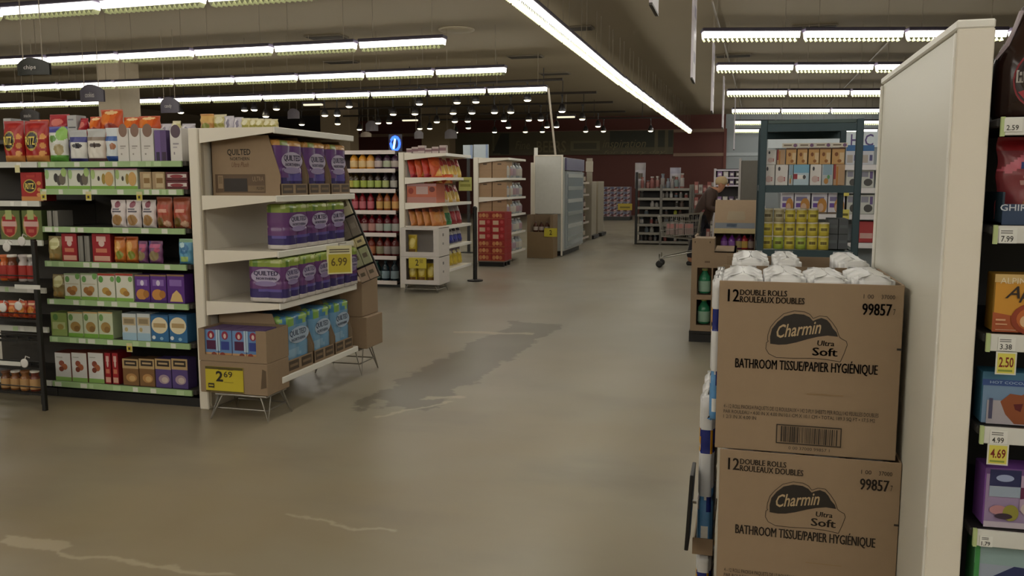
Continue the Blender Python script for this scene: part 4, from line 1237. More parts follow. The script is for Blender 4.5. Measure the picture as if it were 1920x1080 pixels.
A['chipnavy'] = ('2b2f78', [('r', 0, .5, 1, 1, 'b4b0b4'), ('e', .5, .8, .3, .1, '3a3040'), ('e', .5, .3, .36, .16, '3c42a0')], '2b2f78')
A['chipgold'] = ('c4ab33', [('r', 0, .68, 1, 1, '7f7488'), ('e', .5, .74, .3, .1, 'd9cf9c'), ('e', .5, .3, .34, .16, 'd4bd44')], 'b39a2c')


def chiprow(z, arts, h, y0, y1, shelf, x=None, rz=1.2, tilt=-.34):
    n = len(arts)
    for k, (a, nm) in enumerate(arts):
        y = y0 + (y1 - y0) * k / max(1, n - 1)
        item('chip_bag', 'pouch', a, .105 if n > 6 else .15, .075, h, (x or CXF - .16, y, z + .012), '%s chip bag, %s from the near end, %s' % (nm, ORD[k], shelf), 'snack', rz, 'chip bags, ' + shelf, tilt)


R_, O_, Y_, W_, T_ = ('chipred', 'red'), ('chiporange', 'orange red'), ('chipyellow', 'golden'), ('chipwhite', 'cream'), ('chiptan', 'tan orange')
def chipcorner(z, deep, along, h, shelf):
    """bags standing along the near end of the shelf, then along its front edge"""
    nd, na = len(deep), len(along)
    for k, (a, nm) in enumerate(deep + along):
        if k < nd: x, y = -4.5 + .42 * k / nd, 11.57
        else: x, y = CXF - .13, 11.74 + .7 * (k - nd) / max(1, na - 1)
        item('chip_bag', 'pouch', a, .2 if k < nd else .15, .085, h, (x, y, z + .014), '%s chip bag, %s from the end panel, %s' % (nm, ORD[k], shelf), 'snack', 1.0 if k < nd else 1.15, 'chip bags, ' + shelf, -.3)


chipcorner(CZ[4], [R_, O_, R_, O_], [Y_, W_, Y_, W_, Y_], .3, 'top chip shelf')
chipcorner(CZ[2], [T_, T_, T_, T_], [T_, ('chipgreen', 'green'), ('chipcrim', 'crimson'), ('chipcrim', 'crimson')], .28, 'third chip shelf')
chiprow(CZ[3], [W_, Y_, W_, Y_], .27, 11.95, 12.44, 'second chip shelf')
chiprow(CZ[1], [('chipblue', 'blue'), ('chipblue', 'blue'), ('chipnavy', 'navy'), ('chipnavy', 'navy'), ('chipnavy', 'navy')], .24, 11.64, 12.42, 'fourth chip shelf', CXF - .12, 1.3, -.2)
chiprow(CZ[0], [('chipgold', 'yellow')] * 5, .26, 11.6, 12.42, 'bottom chip shelf', CXF - .12, 1.3, -.15)
# printed orange shipper on the second chip shelf
x0, x1 = atY(763, 362, 11.5)[0], atY(818, 362, 11.5)[0]
t = thing('shipper_case', 'orange and pink printed chip shipper on the second chip shelf', 'box', ((x0 + x1) / 2, 11.5, CZ[3] + .003))
wd = x1 - x0
MB().box(-wd / 2, 0, 0, wd / 2, .36, .27, 'b8644a', .004).build('case_body', t)
printed([('r', 0, 0, 1, .3, 'b07a70'), ('r', .32, .45, .72, .85, 'b59a94'), ('e', .14, .62, .09, .16, '8a3426'), ('e', .86, .7, .1, .14, '6a2f26'), ('r', .0, .86, 1, 1, 'a87a78')], wd, .27, -.001).build('printed_front', t)
for k in range(3):
    item('chip_bag', 'pouch', 'chiporange', .16, .07, .13, ((x0 + x1) / 2 + .1 + .1 * k, 11.56 + .09 * k, CZ[3] + .275), 'orange chip bag sticking up from the printed shipper, %s along' % ORD[k], 'snack', .4, 'chip bags in the shipper')
# yellow green price card on the second chip shelf
y, z = atX(870, 345, CXF)
t = thing('price_card', 'yellow green price card on the second chip shelf', 'sign', (CXF + .02, y, z - .1), .6)
MB().box(-.1, 0, 0, .1, .003, .2, 'b3b060').build('card', t)
printed([('r', .1, .3, .9, .5, '8c8a3a'), ('r', .2, .65, .8, .8, '7a783a')], .2, .2, 0).build('price_print', t)

# ------------------------------------------------------------------ white floor display with two windows, on wire legs
WY = 10.98
wx0, wx1 = atY(751, 480, WY)[0], atY(823, 480, WY)[0]
wz = [atY(780, y, WY)[1] for y in (533, 481, 427)]
hairpin_stand('low wire stand under the white windowed chip display', wx0 + .05, wx1 - .03, WY + .03, WY + .4, wz[0] - .008, .01)
for k in range(2):
    z0, z1_ = wz[k], wz[k + 1] - .003
    wd, ht = wx1 - wx0, z1_ - z0
    t = thing('display_case', 'white corrugated case with window onto yellow bags, %s of two' % ('lower', 'upper')[k], 'box', ((wx0 + wx1) / 2, WY, z0))
    WC = mat('c9c2bc', .7)
    MB().box(-wd / 2, 0, 0, wd / 2, .43, .01, WC).build('case_bottom', t)
    MB().box(-wd / 2, .42, .01, wd / 2, .43, ht, WC).build('case_back', t)
    for x in (-wd / 2, wd / 2 - .01): MB().box(x, .01, .01, x + .01, .42, ht, WC).build('case_side', t)
    m = MB().box(-wd / 2, 0, .01, wd / 2, .01, ht * .16, WC).box(-wd / 2, 0, ht * .16, -wd * .36, .01, ht, WC).box(wd * .36, 0, ht * .16, wd / 2, .01, ht, WC).box(-wd * .36, 0, ht * .93, wd * .36, .01, ht, WC)
    m.build('window_front', t)
    MB().box(wd / 2, .15, ht * .7, wd / 2 + .001, .2, ht * .8, '6a6662').box(wd / 2, .15, ht * .4, wd / 2 + .001, .2, ht * .48, '8a8682').build('side_marks', t)
    MB().box(-wd / 2, .01, ht - .006, wd / 2, .42, ht, WC).build('case_top', t)
    A['ybag'] = ('b8a02c', [('e', .5, .6, .36, .24, 'd2c06a'), ('r', .1, .1, .9, .3, '6a4a1a')], 'b09828')
    n = 3 if k == 0 else 1
    for j in range(n):
        item('chip_bag', 'pouch', 'ybag', wd * .23, .1, ht * .72, ((wx0 + wx1) / 2 + (-.24 + .24 * j) * wd, WY + .05, z0 + .012), 'yellow bag in the %s window of the white display, %s' % (('lower', 'upper')[k], ORD[j]), 'snack', 0, 'yellow bags in the white display')
sx0, sx1 = atY(767, 495, WY)[0], atY(800, 495, WY)[0]
sz0, sz1 = atY(780, 503, WY)[1], atY(780, 483, WY)[1]
t = thing('price_sign', 'yellow price sign in the lower window of the white display', 'sign', ((sx0 + sx1) / 2, WY - .012, sz0))
MB().box(-(sx1 - sx0) / 2, 0, 0, (sx1 - sx0) / 2, .004, sz1 - sz0, 'bfae34').build('sign_card', t)
printed([('t', '2', .38, .25, .56, .85, '40380f', dict(bold=.02)), ('t', '50', .62, .5, .8, .85, '4a4214')], sx1 - sx0, sz1 - sz0, 0).build('price_lettering', t)
X, Y = atZ(891, 527)
t = thing('sign_pole', 'slim black floor pole before the red drink stack', 'pole', (X, Y, 0))
hP = atY(890, 393, Y)[1]
MB().tube([(0, 0, .03), (0, 0, hP)], .032, BLACK, 10).build('post', t)
MB().lathe([(.12, 0), (.12, .02), (.04, .03)], BLACK, 18).build('foot', t)
MB().lathe([(.036, 0), (.036, .04), (.02, .06)], BLACK, 12, z=hP - .01).build('cap', t)

# ------------------------------------------------------------------ third run: endcap with kraft boxes and jugs
DX0, DX1, DXF = -4.9, -4.81, -4.22
DY0, DY1 = 15.42, 16.7
DZ = [.2, .56, .905, 1.225, 1.58, 1.945]
endcap('endcap_shelving', 'cream endcap shelving with kraft boxes behind the red drink stack', DX0, DX1, DXF, DY0, DY1, 1.96, DZ)
A['kraftbox'] = ('a08262', [('r', .36, .8, .64, .88, '4f3f2e'), ('r', .0, .48, 1, .5, '937657')], 'a08262')
for r, z in enumerate(DZ[2:5]):
    for c, (p0, p1) in enumerate(((897, 922), (923, 950))):
        x0, x1 = atY(p0, 350, DY0 + .06)[0], atY(p1, 350, DY0 + .06)[0]
        item('kraft_box', 'carton', 'kraftbox', x1 - x0 - .004, .4, (.28, .28, .3)[r], ((x0 + x1) / 2, DY0 + .06, z + .004), 'kraft box with hand slot, %s column, %s level of the third endcap' % (('upright side', 'jug side')[c], ('lowest', 'middle', 'top')[r]), 'box', 0, 'kraft boxes on the third endcap')
jn = 0
cols = [('a9adb0', 'b9b4a8'), ('9aa0a6', 'a4888f'), ('b0b2b0', '9c8a94'), ('8f979c', 'b0a8a0')]
for r, z in enumerate(DZ[:5]):
    n = 5
    for k in range(n):
        y = DY0 + .14 + k * .235
        li, lb = cols[(k + r) % 4]
        hh = (.26, .25, .24, .27, .29)[r]
        put('water_jug', 'bottle', (.075, hh, li, lb, '9a8f98' if k % 2 else 'c9c6c2', (.15, .6), .36), (DXF - .1, y, z + .004), 'pale grey jug, %s along the %s shelf of the third endcap' % (ORD[k], ('bottom', 'second', 'third', 'fourth', 'top')[r]), 'bottle', 0, 'pale jugs on the third endcap')
# white cards standing on top, far beyond
for k, (p0, p1, yt, yb, nm) in enumerate(((868, 886, 272, 300, 'narrow'), (888, 915, 271, 300, 'wide'))):
    Y = 17.6
    x0, x1 = atY(p0, 285, Y)[0], atY(p1, 285, Y)[0]
    z0, z1_ = 2.0, atY(p0, yt, Y)[1]
    t = thing('lit_display', '%s pale blue display panel above the third endcap' % nm, 'sign', ((x0 + x1) / 2, Y, 0))
    MB().box(-(x1 - x0) / 2, 0, z0, (x1 - x0) / 2, .06, z1_, mat('b4bfc6', .4), .006).build('panel', t)
    MB().box((x1 - x0) / 2 - .05, -.004, z0, (x1 - x0) / 2, 0, z1_, '8a9cba').build('side_stripe', t)
    MB().box(-.03, .02, 0, .03, .05, z0, BLACK).build('post', t)
    MB().box(-.16, -.08, 0, .16, .16, .02, BLACK).build('foot', t)
# ------------------------------------------------------------------ stack of red drink cartons
gx0, gy0 = atY(895, 450, 14.8)[0], 14.8
gx1 = gx0 + .5
t = thing('pallet', 'low dark pallet under the red drink stack', 'pallet', (0, 0, 0))
for k in range(3): MB().box(gx0 + .02, gy0 + .03 + .19 * k, 0, gx1 - .02, gy0 + .1 + .19 * k, .08, BLACK).build('runner', t)
MB().box(gx0, gy0 + .02, .08, gx1, gy0 + .52, .1, mat('6a6258', .7)).build('deck', t)
A['soda'] = ('9a1a20', [('r', .12, .2, .55, .8, 'c4a48a'), ('e', .8, .6, .12, .24, 'b8484a')], '92181e')
A['sodap'] = ('8f2a20', [('e', .2, .5, .12, .3, 'b8764a'), ('e', .45, .55, .12, .3, 'c08a58'), ('e', .7, .5, .12, .3, 'b06a44'), ('r', 0, 0, 1, .14, 'a05030')], '92181e')
zs_ = [.1]
hh = .125
for r in range(7):
    for c in range(2):
        for dd in range(2):
            w_ = (gx1 - gx0) / 2
            item('drink_carton', 'carton', 'soda' if r > 2 and r < 6 else 'sodap', w_ - .004, .235, hh - .002, (gx0 + w_ * (c + .5), gy0 + .03 + .24 * dd, .1 + hh * r), 'red drink carton, %s layer up, %s %s of the stack' % (ORD[r], ('front', 'back')[dd], ('pole side', 'aisle side')[c]), 'box', 0, 'red drink cartons')
# ------------------------------------------------------------------ white cooler and the board on its side
KY = 17.2
kx0, kx1 = atY(1003, 350, KY)[0], atY(1054, 350, KY)[0]
kz0, kz1 = atY(1003, 401, KY)[1], atY(1003, 293, KY)[1]
ky1 = 19.3
kxr = atZ(1073, 466)[0]
t = thing('drinks_cooler', 'tall white upright drinks cooler with glass door along the aisle', 'cooler', (0, 0, 0))
CW = mat('b9bcb8', .35)
MB().box(kx0 + .03, KY + .12, .1, kx1 + .02, ky1, kz1 - .02, CW, .01).build('cabinet', t)
MB().box(kx0 + .06, KY + .16, 0, kx1 - .03, ky1 - .05, .1, BLACK).build('kick_base', t)
d = MB().box(kx1 + .02, KY + .16, .14, kx1 + .06, ky1 - .04, kz1 - .3, mat('8f979a', .3), .006).build('door', t)
MB().box(kx1 + .06, KY + .25, .2, kx1 + .064, ky1 - .14, kz1 - .36, mat('788286', .12)).build('glass', d)
for k in range(6): MB().box(kx1 + .064, KY + .3, .3 + .26 * k, kx1 + .07, ky1 - .2, .38 + .26 * k, mat('b4b9b6' if k % 2 else '9aa2a0', .4)).build('door_print', d)
MB().box(kx1 + .02, KY + .14, kz1 - .28, kx1 + .07, ky1 - .02, kz1 - .03, mat('5d5a78', .4), .004).build('header', t)
t = thing('white_board', 'big blank white board on the end of the cooler', 'board', (0, 0, 0))
MB().box(kx0, KY, kz0, kx1 - .02, KY + .03, kz1, mat('c6c6be', .35), .006).build('panel', t)
m = MB().box(kx0 - .025, KY - .005, kz0 - .02, kx0, KY + .035, kz1 + .0, CREAM).box(kx1 - .02, KY - .005, 0.02, kx1 + .01, KY + .035, kz1, CREAM)
m.box(kx0 - .025, KY - .005, kz1, kx1 + .01, KY + .035, kz1 + .025, CREAM)
m.build('rim', t)
MB().box(kx0 - .02, KY + .0, kz1 + .02, kx0 + .05, KY + .03, kz1 + .17, CREAMW).build('post_cap', t)
MB().box(kx0 - .1, KY + .04, 0, kx0 - .02, KY + .12, 1.9, CREAM).build('support_post', t)
X, Y = atZ(1036, 240, 3.0)
x, z = atY(1042, 292, KY + .3)
xt, zt_ = atY(1028, 165, KY + .3)
t = thing('white_pole', 'thin pale pole rising from the cooler towards the ceiling', 'pole', (0, 0, 0))
MB().tube([(x, KY + .3, kz1 - .02), (xt, KY + .3, zt_)], .022, mat('b8ad9c', .4), 8).build('pole_tube', t)
MB().lathe([(.06, 0), (.06, .02), (.025, .03)], mat('b8ad9c', .4), 14, x=x, y=KY + .3, z=kz1 - .02).build('mount', t)
# kraft floor box below the board
bx0_, bx1_ = atY(996, 440, KY - .12)[0], atY(1044, 440, KY - .12)[0]
zt2 = atY(1020, 402, KY - .12)[1]
t = thing('floor_case', 'kraft floor case with open window below the white board', 'box', ((bx0_ + bx1_) / 2, KY - .47, 0))
wd = bx1_ - bx0_
MB().box(-wd / 2, 0, 0, wd / 2, .42, zt2 * .6, mat('7f6a4c', .8), .004).build('lower_body', t)
m = MB().box(-wd / 2, 0, zt2 * .6, -wd * .38, .42, zt2, KRAFTD).box(wd * .38, 0, zt2 * .6, wd / 2, .42, zt2, KRAFTD).box(-wd * .38, .4, zt2 * .6, wd * .38, .42, zt2, KRAFTD)
m.build('window_walls', t)
for k in range(3): put('sauce_bottle', 'bottle', (.05, .2, '4a2a20', 'b0a49a', '5a4a40'), ((bx0_ + bx1_) / 2 + (-.24 + .22 * k) * wd, KY - .3, zt2 * .6 + .002), 'brown bottle in the kraft floor case, %s along' % ORD[k], 'bottle', 0, 'bottles in the kraft floor case')
t = thing('price_sign', 'small yellow price sign on the kraft floor case', 'sign', (atY(1032, 440, KY - .5)[0], KY - .482, atY(1032, 444, KY - .5)[1]))
MB().box(-.13, 0, 0, .13, .004, .17, 'bdb030').build('sign_card', t)
printed([('t', '2', .4, .2, .6, .8, '4a4214', dict(bold=.02))], .26, .17, 0).build('price_lettering', t)

# ------------------------------------------------------------------ shelves and end panels further down the aisle
FX, FY = atZ(1076, 462)
t = thing('shelving_unit', 'dim sauce shelving just past the white cooler', 'shelves', (0, 0, 0))
y0, y1 = 20.2, 22.2
fx = atZ(1100, 452)[0]
MB().box(fx - .7, y0, 0, fx - .62, y1, 1.75, CREAM).build('end_panel', t)
fz = [.12, .5, .85, 1.2, 1.5]
for z in fz:
    s = MB().box(fx - .62, y0, z - .03, fx, y1, z, mat('6a6258', .6)).build('shelf', t)
    MB().box(fx, y0, z - .04, fx + .012, y1, z + .01, 'b9aea2').build('white_edge', s)
for r, z in enumerate(fz):
    for k in range(6):
        li = random.choice(['4a1f18', '5a2a1c', '3a2420', '7a4630', '8a8a86', '6a3a34'])
        put('sauce_jar', 'bottle', (.07, .24, li, random.choice(['b9a9a0', '9a5a50', 'c0b4a4']), '3a302c', (.15, .6), .6), (fx - .12, y0 + .15 + .33 * k, z + .001), 'dark sauce jar past the cooler, %s along shelf %s up' % (ORD[k], ORD[r]), 'jar', 0, 'sauce jars past the cooler')
for k, (px0, px1, yt, yb, Y, nm) in enumerate(((1098, 1106, 340, 456, 22.6, 'first'), (1108, 1121, 340, 446, 23.8, 'second'))):
    x0, x1 = atY(px0, 400, Y)[0], atY(px1, 400, Y)[0]
    t = thing('end_panel_unit', 'plain cream shelf end beyond the sauce shelving, %s from the cooler' % nm, 'shelves', (0, 0, 0))
    MB().box(x0, Y, 0, x1, Y + 1.0, atY(px0, yt, Y)[1], mat('9a917e', .45), .008).build('end_panel', t)
    MB().box(x0 - .4, Y + .3, 0, x0 - .005, Y + 1.0, atY(px0, yt, Y)[1] - .05, mat('8f8674', .45)).build('back_panel', t)
    MB().box(x1, Y + .1, .02, x1 + .1, Y + .9, .1, BLACK).build('kick_base', t)
t = thing('display_post', 'pale post with cards above the sauce shelving', 'post', (atY(1101, 315, 22)[0], 22.3, 0))
zt = atY(1101, 296, 22)[1]
MB().box(-.07, 0, 0, .07, .08, zt, mat('8f8676', .5)).build('post', t)
MB().box(-.09, -.02, zt - .35, .1, 0, zt - .08, mat('a89f90', .5)).build('card', t)
# chequered drink pallet at the far wall
pxa, pya = atZ(1131, 413)
pxb = atY(1181, 380, pya)[0]
zt = atY(1150, 350, pya)[1]
A['cheq'] = ('8f8c94', [('p', [(0, .1), (.5, .0), (1, .55), (1, .9), (.6, .5), (.3, .6)], '4a1f28'), ('e', .3, .75, .3, .2, '4f5272'), ('e', .75, .25, .2, .16, 'b0848a')], '6a5a64')
n_c, n_r = 4, 6
for r in range(n_r):
    for c in range(n_c):
        w_ = (pxb - pxa) / n_c; h_ = (zt - .15) / n_r
        item('drink_carton', 'carton', 'cheq', w_ - .004, .5, h_ - .003, (pxa + w_ * (c + .5), pya, .15 + h_ * r), 'blue and red drink carton at the far wall, %s layer, %s along' % (ORD[r], ORD[c]), 'box', 0, 'drink cartons at the far wall')
t = thing('pallet', 'dark pallet under the blue and red cartons at the far wall', 'pallet', (0, 0, 0))
MB().box(pxa, pya, .11, pxb, pya + .9, .148, DARKM).build('deck', t)
for k in range(3): MB().box(pxa, pya + .05 + .35 * k, 0, pxb, pya + .15 + .35 * k, .11, BLACK).build('runner', t)
t = thing('price_sign', 'yellow price sign on the cartons at the far wall', 'sign', (atY(1172, 390, pya)[0], pya - .03, atY(1172, 394, pya)[1]))
MB().box(-.28, 0, 0, .28, .01, .26, 'a8942c').build('sign_card', t)
MB().box(-.2, -.003, .08, .2, 0, .14, '6a5c1c').build('price_print', t)

# ------------------------------------------------------------------ island rack of small goods in the middle of the floor
IX0, IY = atZ(1192, 458)
IX1 = atY(1293, 440, IY)[0]
IZ = [atY(1240, y, IY)[1] for y in (453, 437, 421, 403, 389, 372, 354)]
t = thing('island_rack', 'grey open island rack crowded with small jars before the red wall', 'rack', (0, 0, 0))
GREY = mat('6f6c66', .45, .3)
IM = (IX0 + IX1) / 2 - .05
for x in (IX0, IM, IX1):
    for y in (IY, IY + .9): MB().box(x - .03, y - .03, 0, x + .03, y + .03, IZ[-1] + .1 + (.3 if x == IX0 else 0), GREY if x != IX0 else BLACK, .004).build('post', t)
MB().box(IX0 + .03, IY + .44, .05, IX1 - .03, IY + .47, IZ[-1], mat('2f2d2a', .6)).build('back_panel', t)
for z in IZ:
    s = MB().box(IX0, IY, z - .03, IX1, IY + .9, z, mat('55524d', .5)).build('shelf', t)
    MB().box(IX0, IY - .02, z - .045, IX1, IY, z + .015, mat('8a867c', .4)).build('shelf_lip', s)
rnd = random.Random(3)
cl = ['7a7874', '9a9890', '5a4a44', '3a3834', 'a8a29c', '6a5a50', '8a4a44', '4a4644', 'b0aca8', '5f6a72']
tops = ['7f8590', 'a09a96', '8a5450', 'b0aca8', '74807f', '9a6a64', '8f8884']
for r, z in enumerate(IZ[:-1] + [IZ[-1]]):
    x, k = IX0 + .12, 0
    room = (IZ[r + 1] - z - .06) if r < 6 else .5
    while x < IX1 - .1:
        if rnd.random() < (.62 if r < 6 else .97):
            h = min(room, rnd.uniform(.12, .24)) if r < 6 else rnd.uniform(.2, .42)
            rad = rnd.uniform(.035, .055)
            c1, c2 = (rnd.choice(cl), rnd.choice(cl)) if r < 6 else (rnd.choice(tops), rnd.choice(tops))
            if r == 3 and IX0 + .72 < x < IX0 + .95: c1, c2 = 'a8b02a', 'b8bc48'
            put('jar', 'bottle', (round(rad, 2), round(h, 2), c1, c2, rnd.choice(cl), (.15, .7), .7), (x, IY + .13, z + .001), 'small jar or can, %s standing along the %s shelf of the island rack' % (ORD[k], ('bottom', 'second', 'third', 'fourth', 'fifth', 'sixth', 'top')[r]), 'jar', 0, 'jars on the island rack')
            k += 1
        x += rnd.uniform(.1, .135)
for px, ytop, hx in ((1200, 305, 'a09a9c'), (1266, 314, '9a98a8')):
    x, z = atY(px, ytop, IY + .4)
    put('tall_canister', 'can', (.13, round(z - IZ[-1], 2), hx, 'b4b0b8', '8a8690'), (x, IY + .5, IZ[-1] + .001), 'big pale canister on the island rack top %s' % ('beside its black post' if px == 1200 else 'at its middle'), 'jar', 0, 'big canisters on the island rack')
# small slanted rack joined on the aisle side
t = thing('side_rack', 'low curved wire rack of pink boxes beside the island rack', 'rack', (0, 0, 0))
BX0, BX1, BY = IX1 + .12, IX1 + .62, 20.2
for x in (BX0, BX1):
    for y in (BY, BY + .5): MB().tube([(x, y, 0), (x, y, 1.42)], .02, GREY, 8).build('post', t)
bz = [.2, .55, .9, 1.25]
for z in bz:
    MB().box(BX0, BY, z - .02, BX1, BY + .5, z, GREY).build('shelf', t)
for r, z in enumerate(bz):
    for k in range(5):
        A['pk%d' % (k % 3)] = (('9a5a54', 'a8a09a', '7a3a3a')[k % 3], [('r', .15, .3, .85, .7, ('c0a8a0', '7a726e', 'b88a84')[k % 3])], '6a4a46')
        item('small_box', 'carton', 'pk%d' % (k % 3), .085, .2, rnd.uniform(.16, .27), (BX0 + .06 + .095 * k, BY + .03, z + .001), 'small pinkish box on the side rack, %s along shelf %s up' % (ORD[k], ORD[r]), 'box', 0, 'small boxes on the side rack')

# ------------------------------------------------------------------ shopper and shopping cart
CY = 15.6
hx_, hz_ = atY(1338, 398, CY)
kx = atY(1288, 480, CY)[0]
t = thing('shopping_cart', 'grey wire shopping cart standing behind the bending shopper', 'cart', (0, 0, 0))
m = MB()
x0, x1 = hx_ - .95, hx_ - .22
def bq(u, y, z): return (x0 + (x1 - x0) * u, CY + y, z)
for j in range(9):
    y = -.26 + .52 * j / 8
    m.tube([bq(.12, y * .85, .55), bq(.0, y * .9, .9), ], .006, STEEL, 5)
    m.tube([bq(.12, y * .85, .55), bq(.98, y, .5), bq(1, y, .98)], .006, STEEL, 5)
for z, a in ((.55, .1), (.66, .07), (.78, .04), (.9, .0)):
    for s_ in (-1, 1): m.tube([bq(a, s_ * .235, z), bq(1, s_ * .26, z + .06)], .006, STEEL, 5)
    m.tube([bq(a, -.235, z), bq(a, .235, z)], .006, STEEL, 5)
for k in range(9):
    for s_ in (-1, 1): m.tube([bq(.1 + .1 * k, s_ * .22, .54), bq(.1 + .1 * k, s_ * .25, .92)], .005, STEEL, 5)
m.build('basket', t)
MB().tube([bq(1.06, -.27, 1.0), bq(1.06, .27, 1.0)], .017, mat('6a1a1e', .5), 8).build('handle', t)
m = MB()
for s_ in (-1, 1): m.tube([bq(1.06, s_ * .26, 1.0), bq(1.0, s_ * .25, .9), bq(.9, s_ * .24, .3), bq(.05, s_ * .2, .16)], .014, STEEL, 6)
m.tube([bq(.1, -.2, .17), bq(.1, .2, .17)], .012, STEEL, 6)
m.tube([bq(.9, -.24, .3), bq(.9, .24, .3)], .012, STEEL, 6)
m.build('chassis', t)
for u, y in ((.06, -.2), (.06, .2), (.92, -.24), (.92, .24)):
    w_ = MB().lathe([(.03, -.014), (.06, -.014), (.063, 0), (.06, .014), (.03, .014)], BLACK, 14)
    w_.v = [(a[0] + bq(u, y, 0)[0], a[2] + CY + y, a[1] + .063) for a in w_.v]
    w_.tube([bq(u, y, .063), bq(u, y, .24)], .012, STEEL, 6)
    w_.build('wheel', t, True)
for k in range(3):
    A['cartbox'] = ('8a7672', [('r', .1, .6, .9, .95, 'a8706c')], '7a6a66')
    item('grocery_box', 'carton', 'cartbox', .15, .16, .2, (x0 + .22 + .16 * k, CY - .1, .58), 'grey grocery box with pink top riding in the shopping cart, %s from its front' % ORD[k], 'box', 0, 'grocery boxes in the cart')


def skinned(name, joints, edges, m, parent, root=0, sub=2):
    me = bpy.data.meshes.new(name)
    me.from_pydata([j[0] for j in joints], edges, [])
    o = bpy.data.objects.new(name, me)
    C.objects.link(o)
    md = o.modifiers.new('s', 'SKIN')
    for v, j in zip(me.skin_vertices[0].data, joints):
        r = j[1]
        v.radius = r if isinstance(r, tuple) else (r, r)
    me.skin_vertices[0].data[root].use_root = True
    md.use_smooth_shade = True
    sd = o.modifiers.new('d', 'SUBSURF'); sd.levels = sd.render_levels = sub
    dg = bpy.context.evaluated_depsgraph_get()
    nm = bpy.data.meshes.new_from_object(o.evaluated_get(dg))
    bpy.data.objects.remove(o)
    nm.materials.clear(); nm.materials.append(m)
    for p in nm.polygons: p.material_index = 0
    q = link(name, nm, parent)
    return q


px_, pz_ = atY(1354, 340, CY)
px_, pz_ = atY(1354, 340, CY + .5)
P0 = Vector((px_ - .34, CY + .5, 0))
t = thing('person', 'shopper in dark brown jacket bending forward beside the shopping cart', 'person', P0, math.pi)
SK = mat('a8765a', .5)
hd = Vector((-.34, 0, 1.46))
JK = mat('38241a', .7, bump=.2)
skinned('body', [((0, 0, .92), .15), ((-.06, 0, 1.1), (.17, .13)), ((-.14, 0, 1.28), (.19, .13)), ((-.17, 0, 1.36), .075), ((hd.x + .03, 0, hd.z - .1), .055), ((hd.x, 0, hd.z), (.095, .08)), ((hd.x - .01, 0, hd.z + .09), (.08, .07)),
                 ((.02, -.09, .85), .1), ((.0, -.1, .48), .07), ((.08, -.1, .1), .05), ((-.06, -.1, .04), .045),
                 ((.03, .09, .85), .1), ((.1, .1, .48), .07), ((.2, .1, .1), .05), ((.08, .1, .04), .045),
                 ((-.16, -.2, 1.28), .07), ((-.12, -.25, 1.04), .055), ((-.36, -.22, 1.0), .04), ((-.43, -.21, 1.015), .035),
                 ((-.16, .2, 1.28), .07), ((-.12, .25, 1.04), .055), ((-.36, .22, 1.0), .04), ((-.43, .21, 1.015), .035)],
        [(0, 1), (1, 2), (2, 3), (3, 4), (4, 5), (5, 6), (0, 7), (7, 8), (8, 9), (9, 10), (0, 11), (11, 12), (12, 13), (13, 14), (2, 15), (15, 16), (16, 17), (17, 18), (2, 19), (19, 20), (20, 21), (21, 22)], SK, t)
skinned('jacket', [((.02, 0, .72), (.2, .2)), ((-.04, 0, 1.02), (.22, .19)), ((-.14, 0, 1.27), (.24, .2)), ((-.2, 0, 1.385), .105), ((-.16, -.2, 1.28), .1), ((-.12, -.25, 1.04), .075), ((-.33, -.225, 1.0), .056), ((-.16, .2, 1.28), .1), ((-.12, .25, 1.04), .07), ((-.33, .225, 1.0), .052)],
        [(0, 1), (1, 2), (2, 3), (2, 4), (4, 5), (5, 6), (2, 7), (7, 8), (8, 9)], JK, t)
skinned('trousers', [((0, 0, .9), .165), ((.02, -.09, .82), .115), ((.0, -.1, .48), .085), ((.08, -.1, .12), .07), ((.03, .09, .82), .115), ((.1, .1, .48), .085), ((.2, .1, .12), .07)], [(0, 1), (1, 2), (2, 3), (0, 4), (4, 5), (5, 6)], mat('23222a', .8), t)
for s_, fx in ((-.1, .07), (.1, .19)):
    MB().box(fx - .2, s_ - .045, 0, fx + .06, s_ + .045, .075, BLACK, .02).build('shoe', t)
m = MB()
for k in range(9):
    pass
hair = MB().lathe([(.085, -.02), (.1, .02), (.1, .06), (.085, .1), (.05, .125), (.005, .132)], mat('b09a74', .8), 16, sx=1.05, sy=.92)
hair.v = [(a[0] + hd.x + .012, a[1], a[2] + hd.z + .02) for a in hair.v]
hair.build('hair', t, True)
fc = MB()
for s_ in (-1, 1): fc.lathe([(.012, -.012), (.016, 0), (.012, .012)], mat('20140f', .4), 8, x=hd.x - .098, y=s_ * .034, z=hd.z + .025, sx=.5)
fc.box(hd.x - .125, -.013, hd.z - .02, hd.x - .085, .013, hd.z + .02, SK, .006).box(hd.x - .1, -.03, hd.z - .05, hd.x - .085, .03, hd.z - .04, mat('7a4038', .5))
for s_ in (-1, 1): fc.box(hd.x - .0, s_ * .082 - .012, hd.z - .02, hd.x + .035, s_ * .082 + .012, hd.z + .03, SK, .006)
fc.build('face_features', t)
for s_ in (-1, 1):
    h = MB()
    for k in range(4):
        y = s_ * .21 + (k - 1.5) * .02
        h.tube([(-.40, y, 1.03), (-.455, y, 1.035), (-.478, y, 1.01), (-.462, y, .985)], [.011, .01, .009, .007], SK, 6)
    h.tube([(-.40, s_ * .21 - s_ * .035, 1.02), (-.43, s_ * .21 - s_ * .05, 1.0), (-.455, s_ * .21 - s_ * .04, .985)], [.012, .011, .008], SK, 6)
    h.build('hand', t, True)

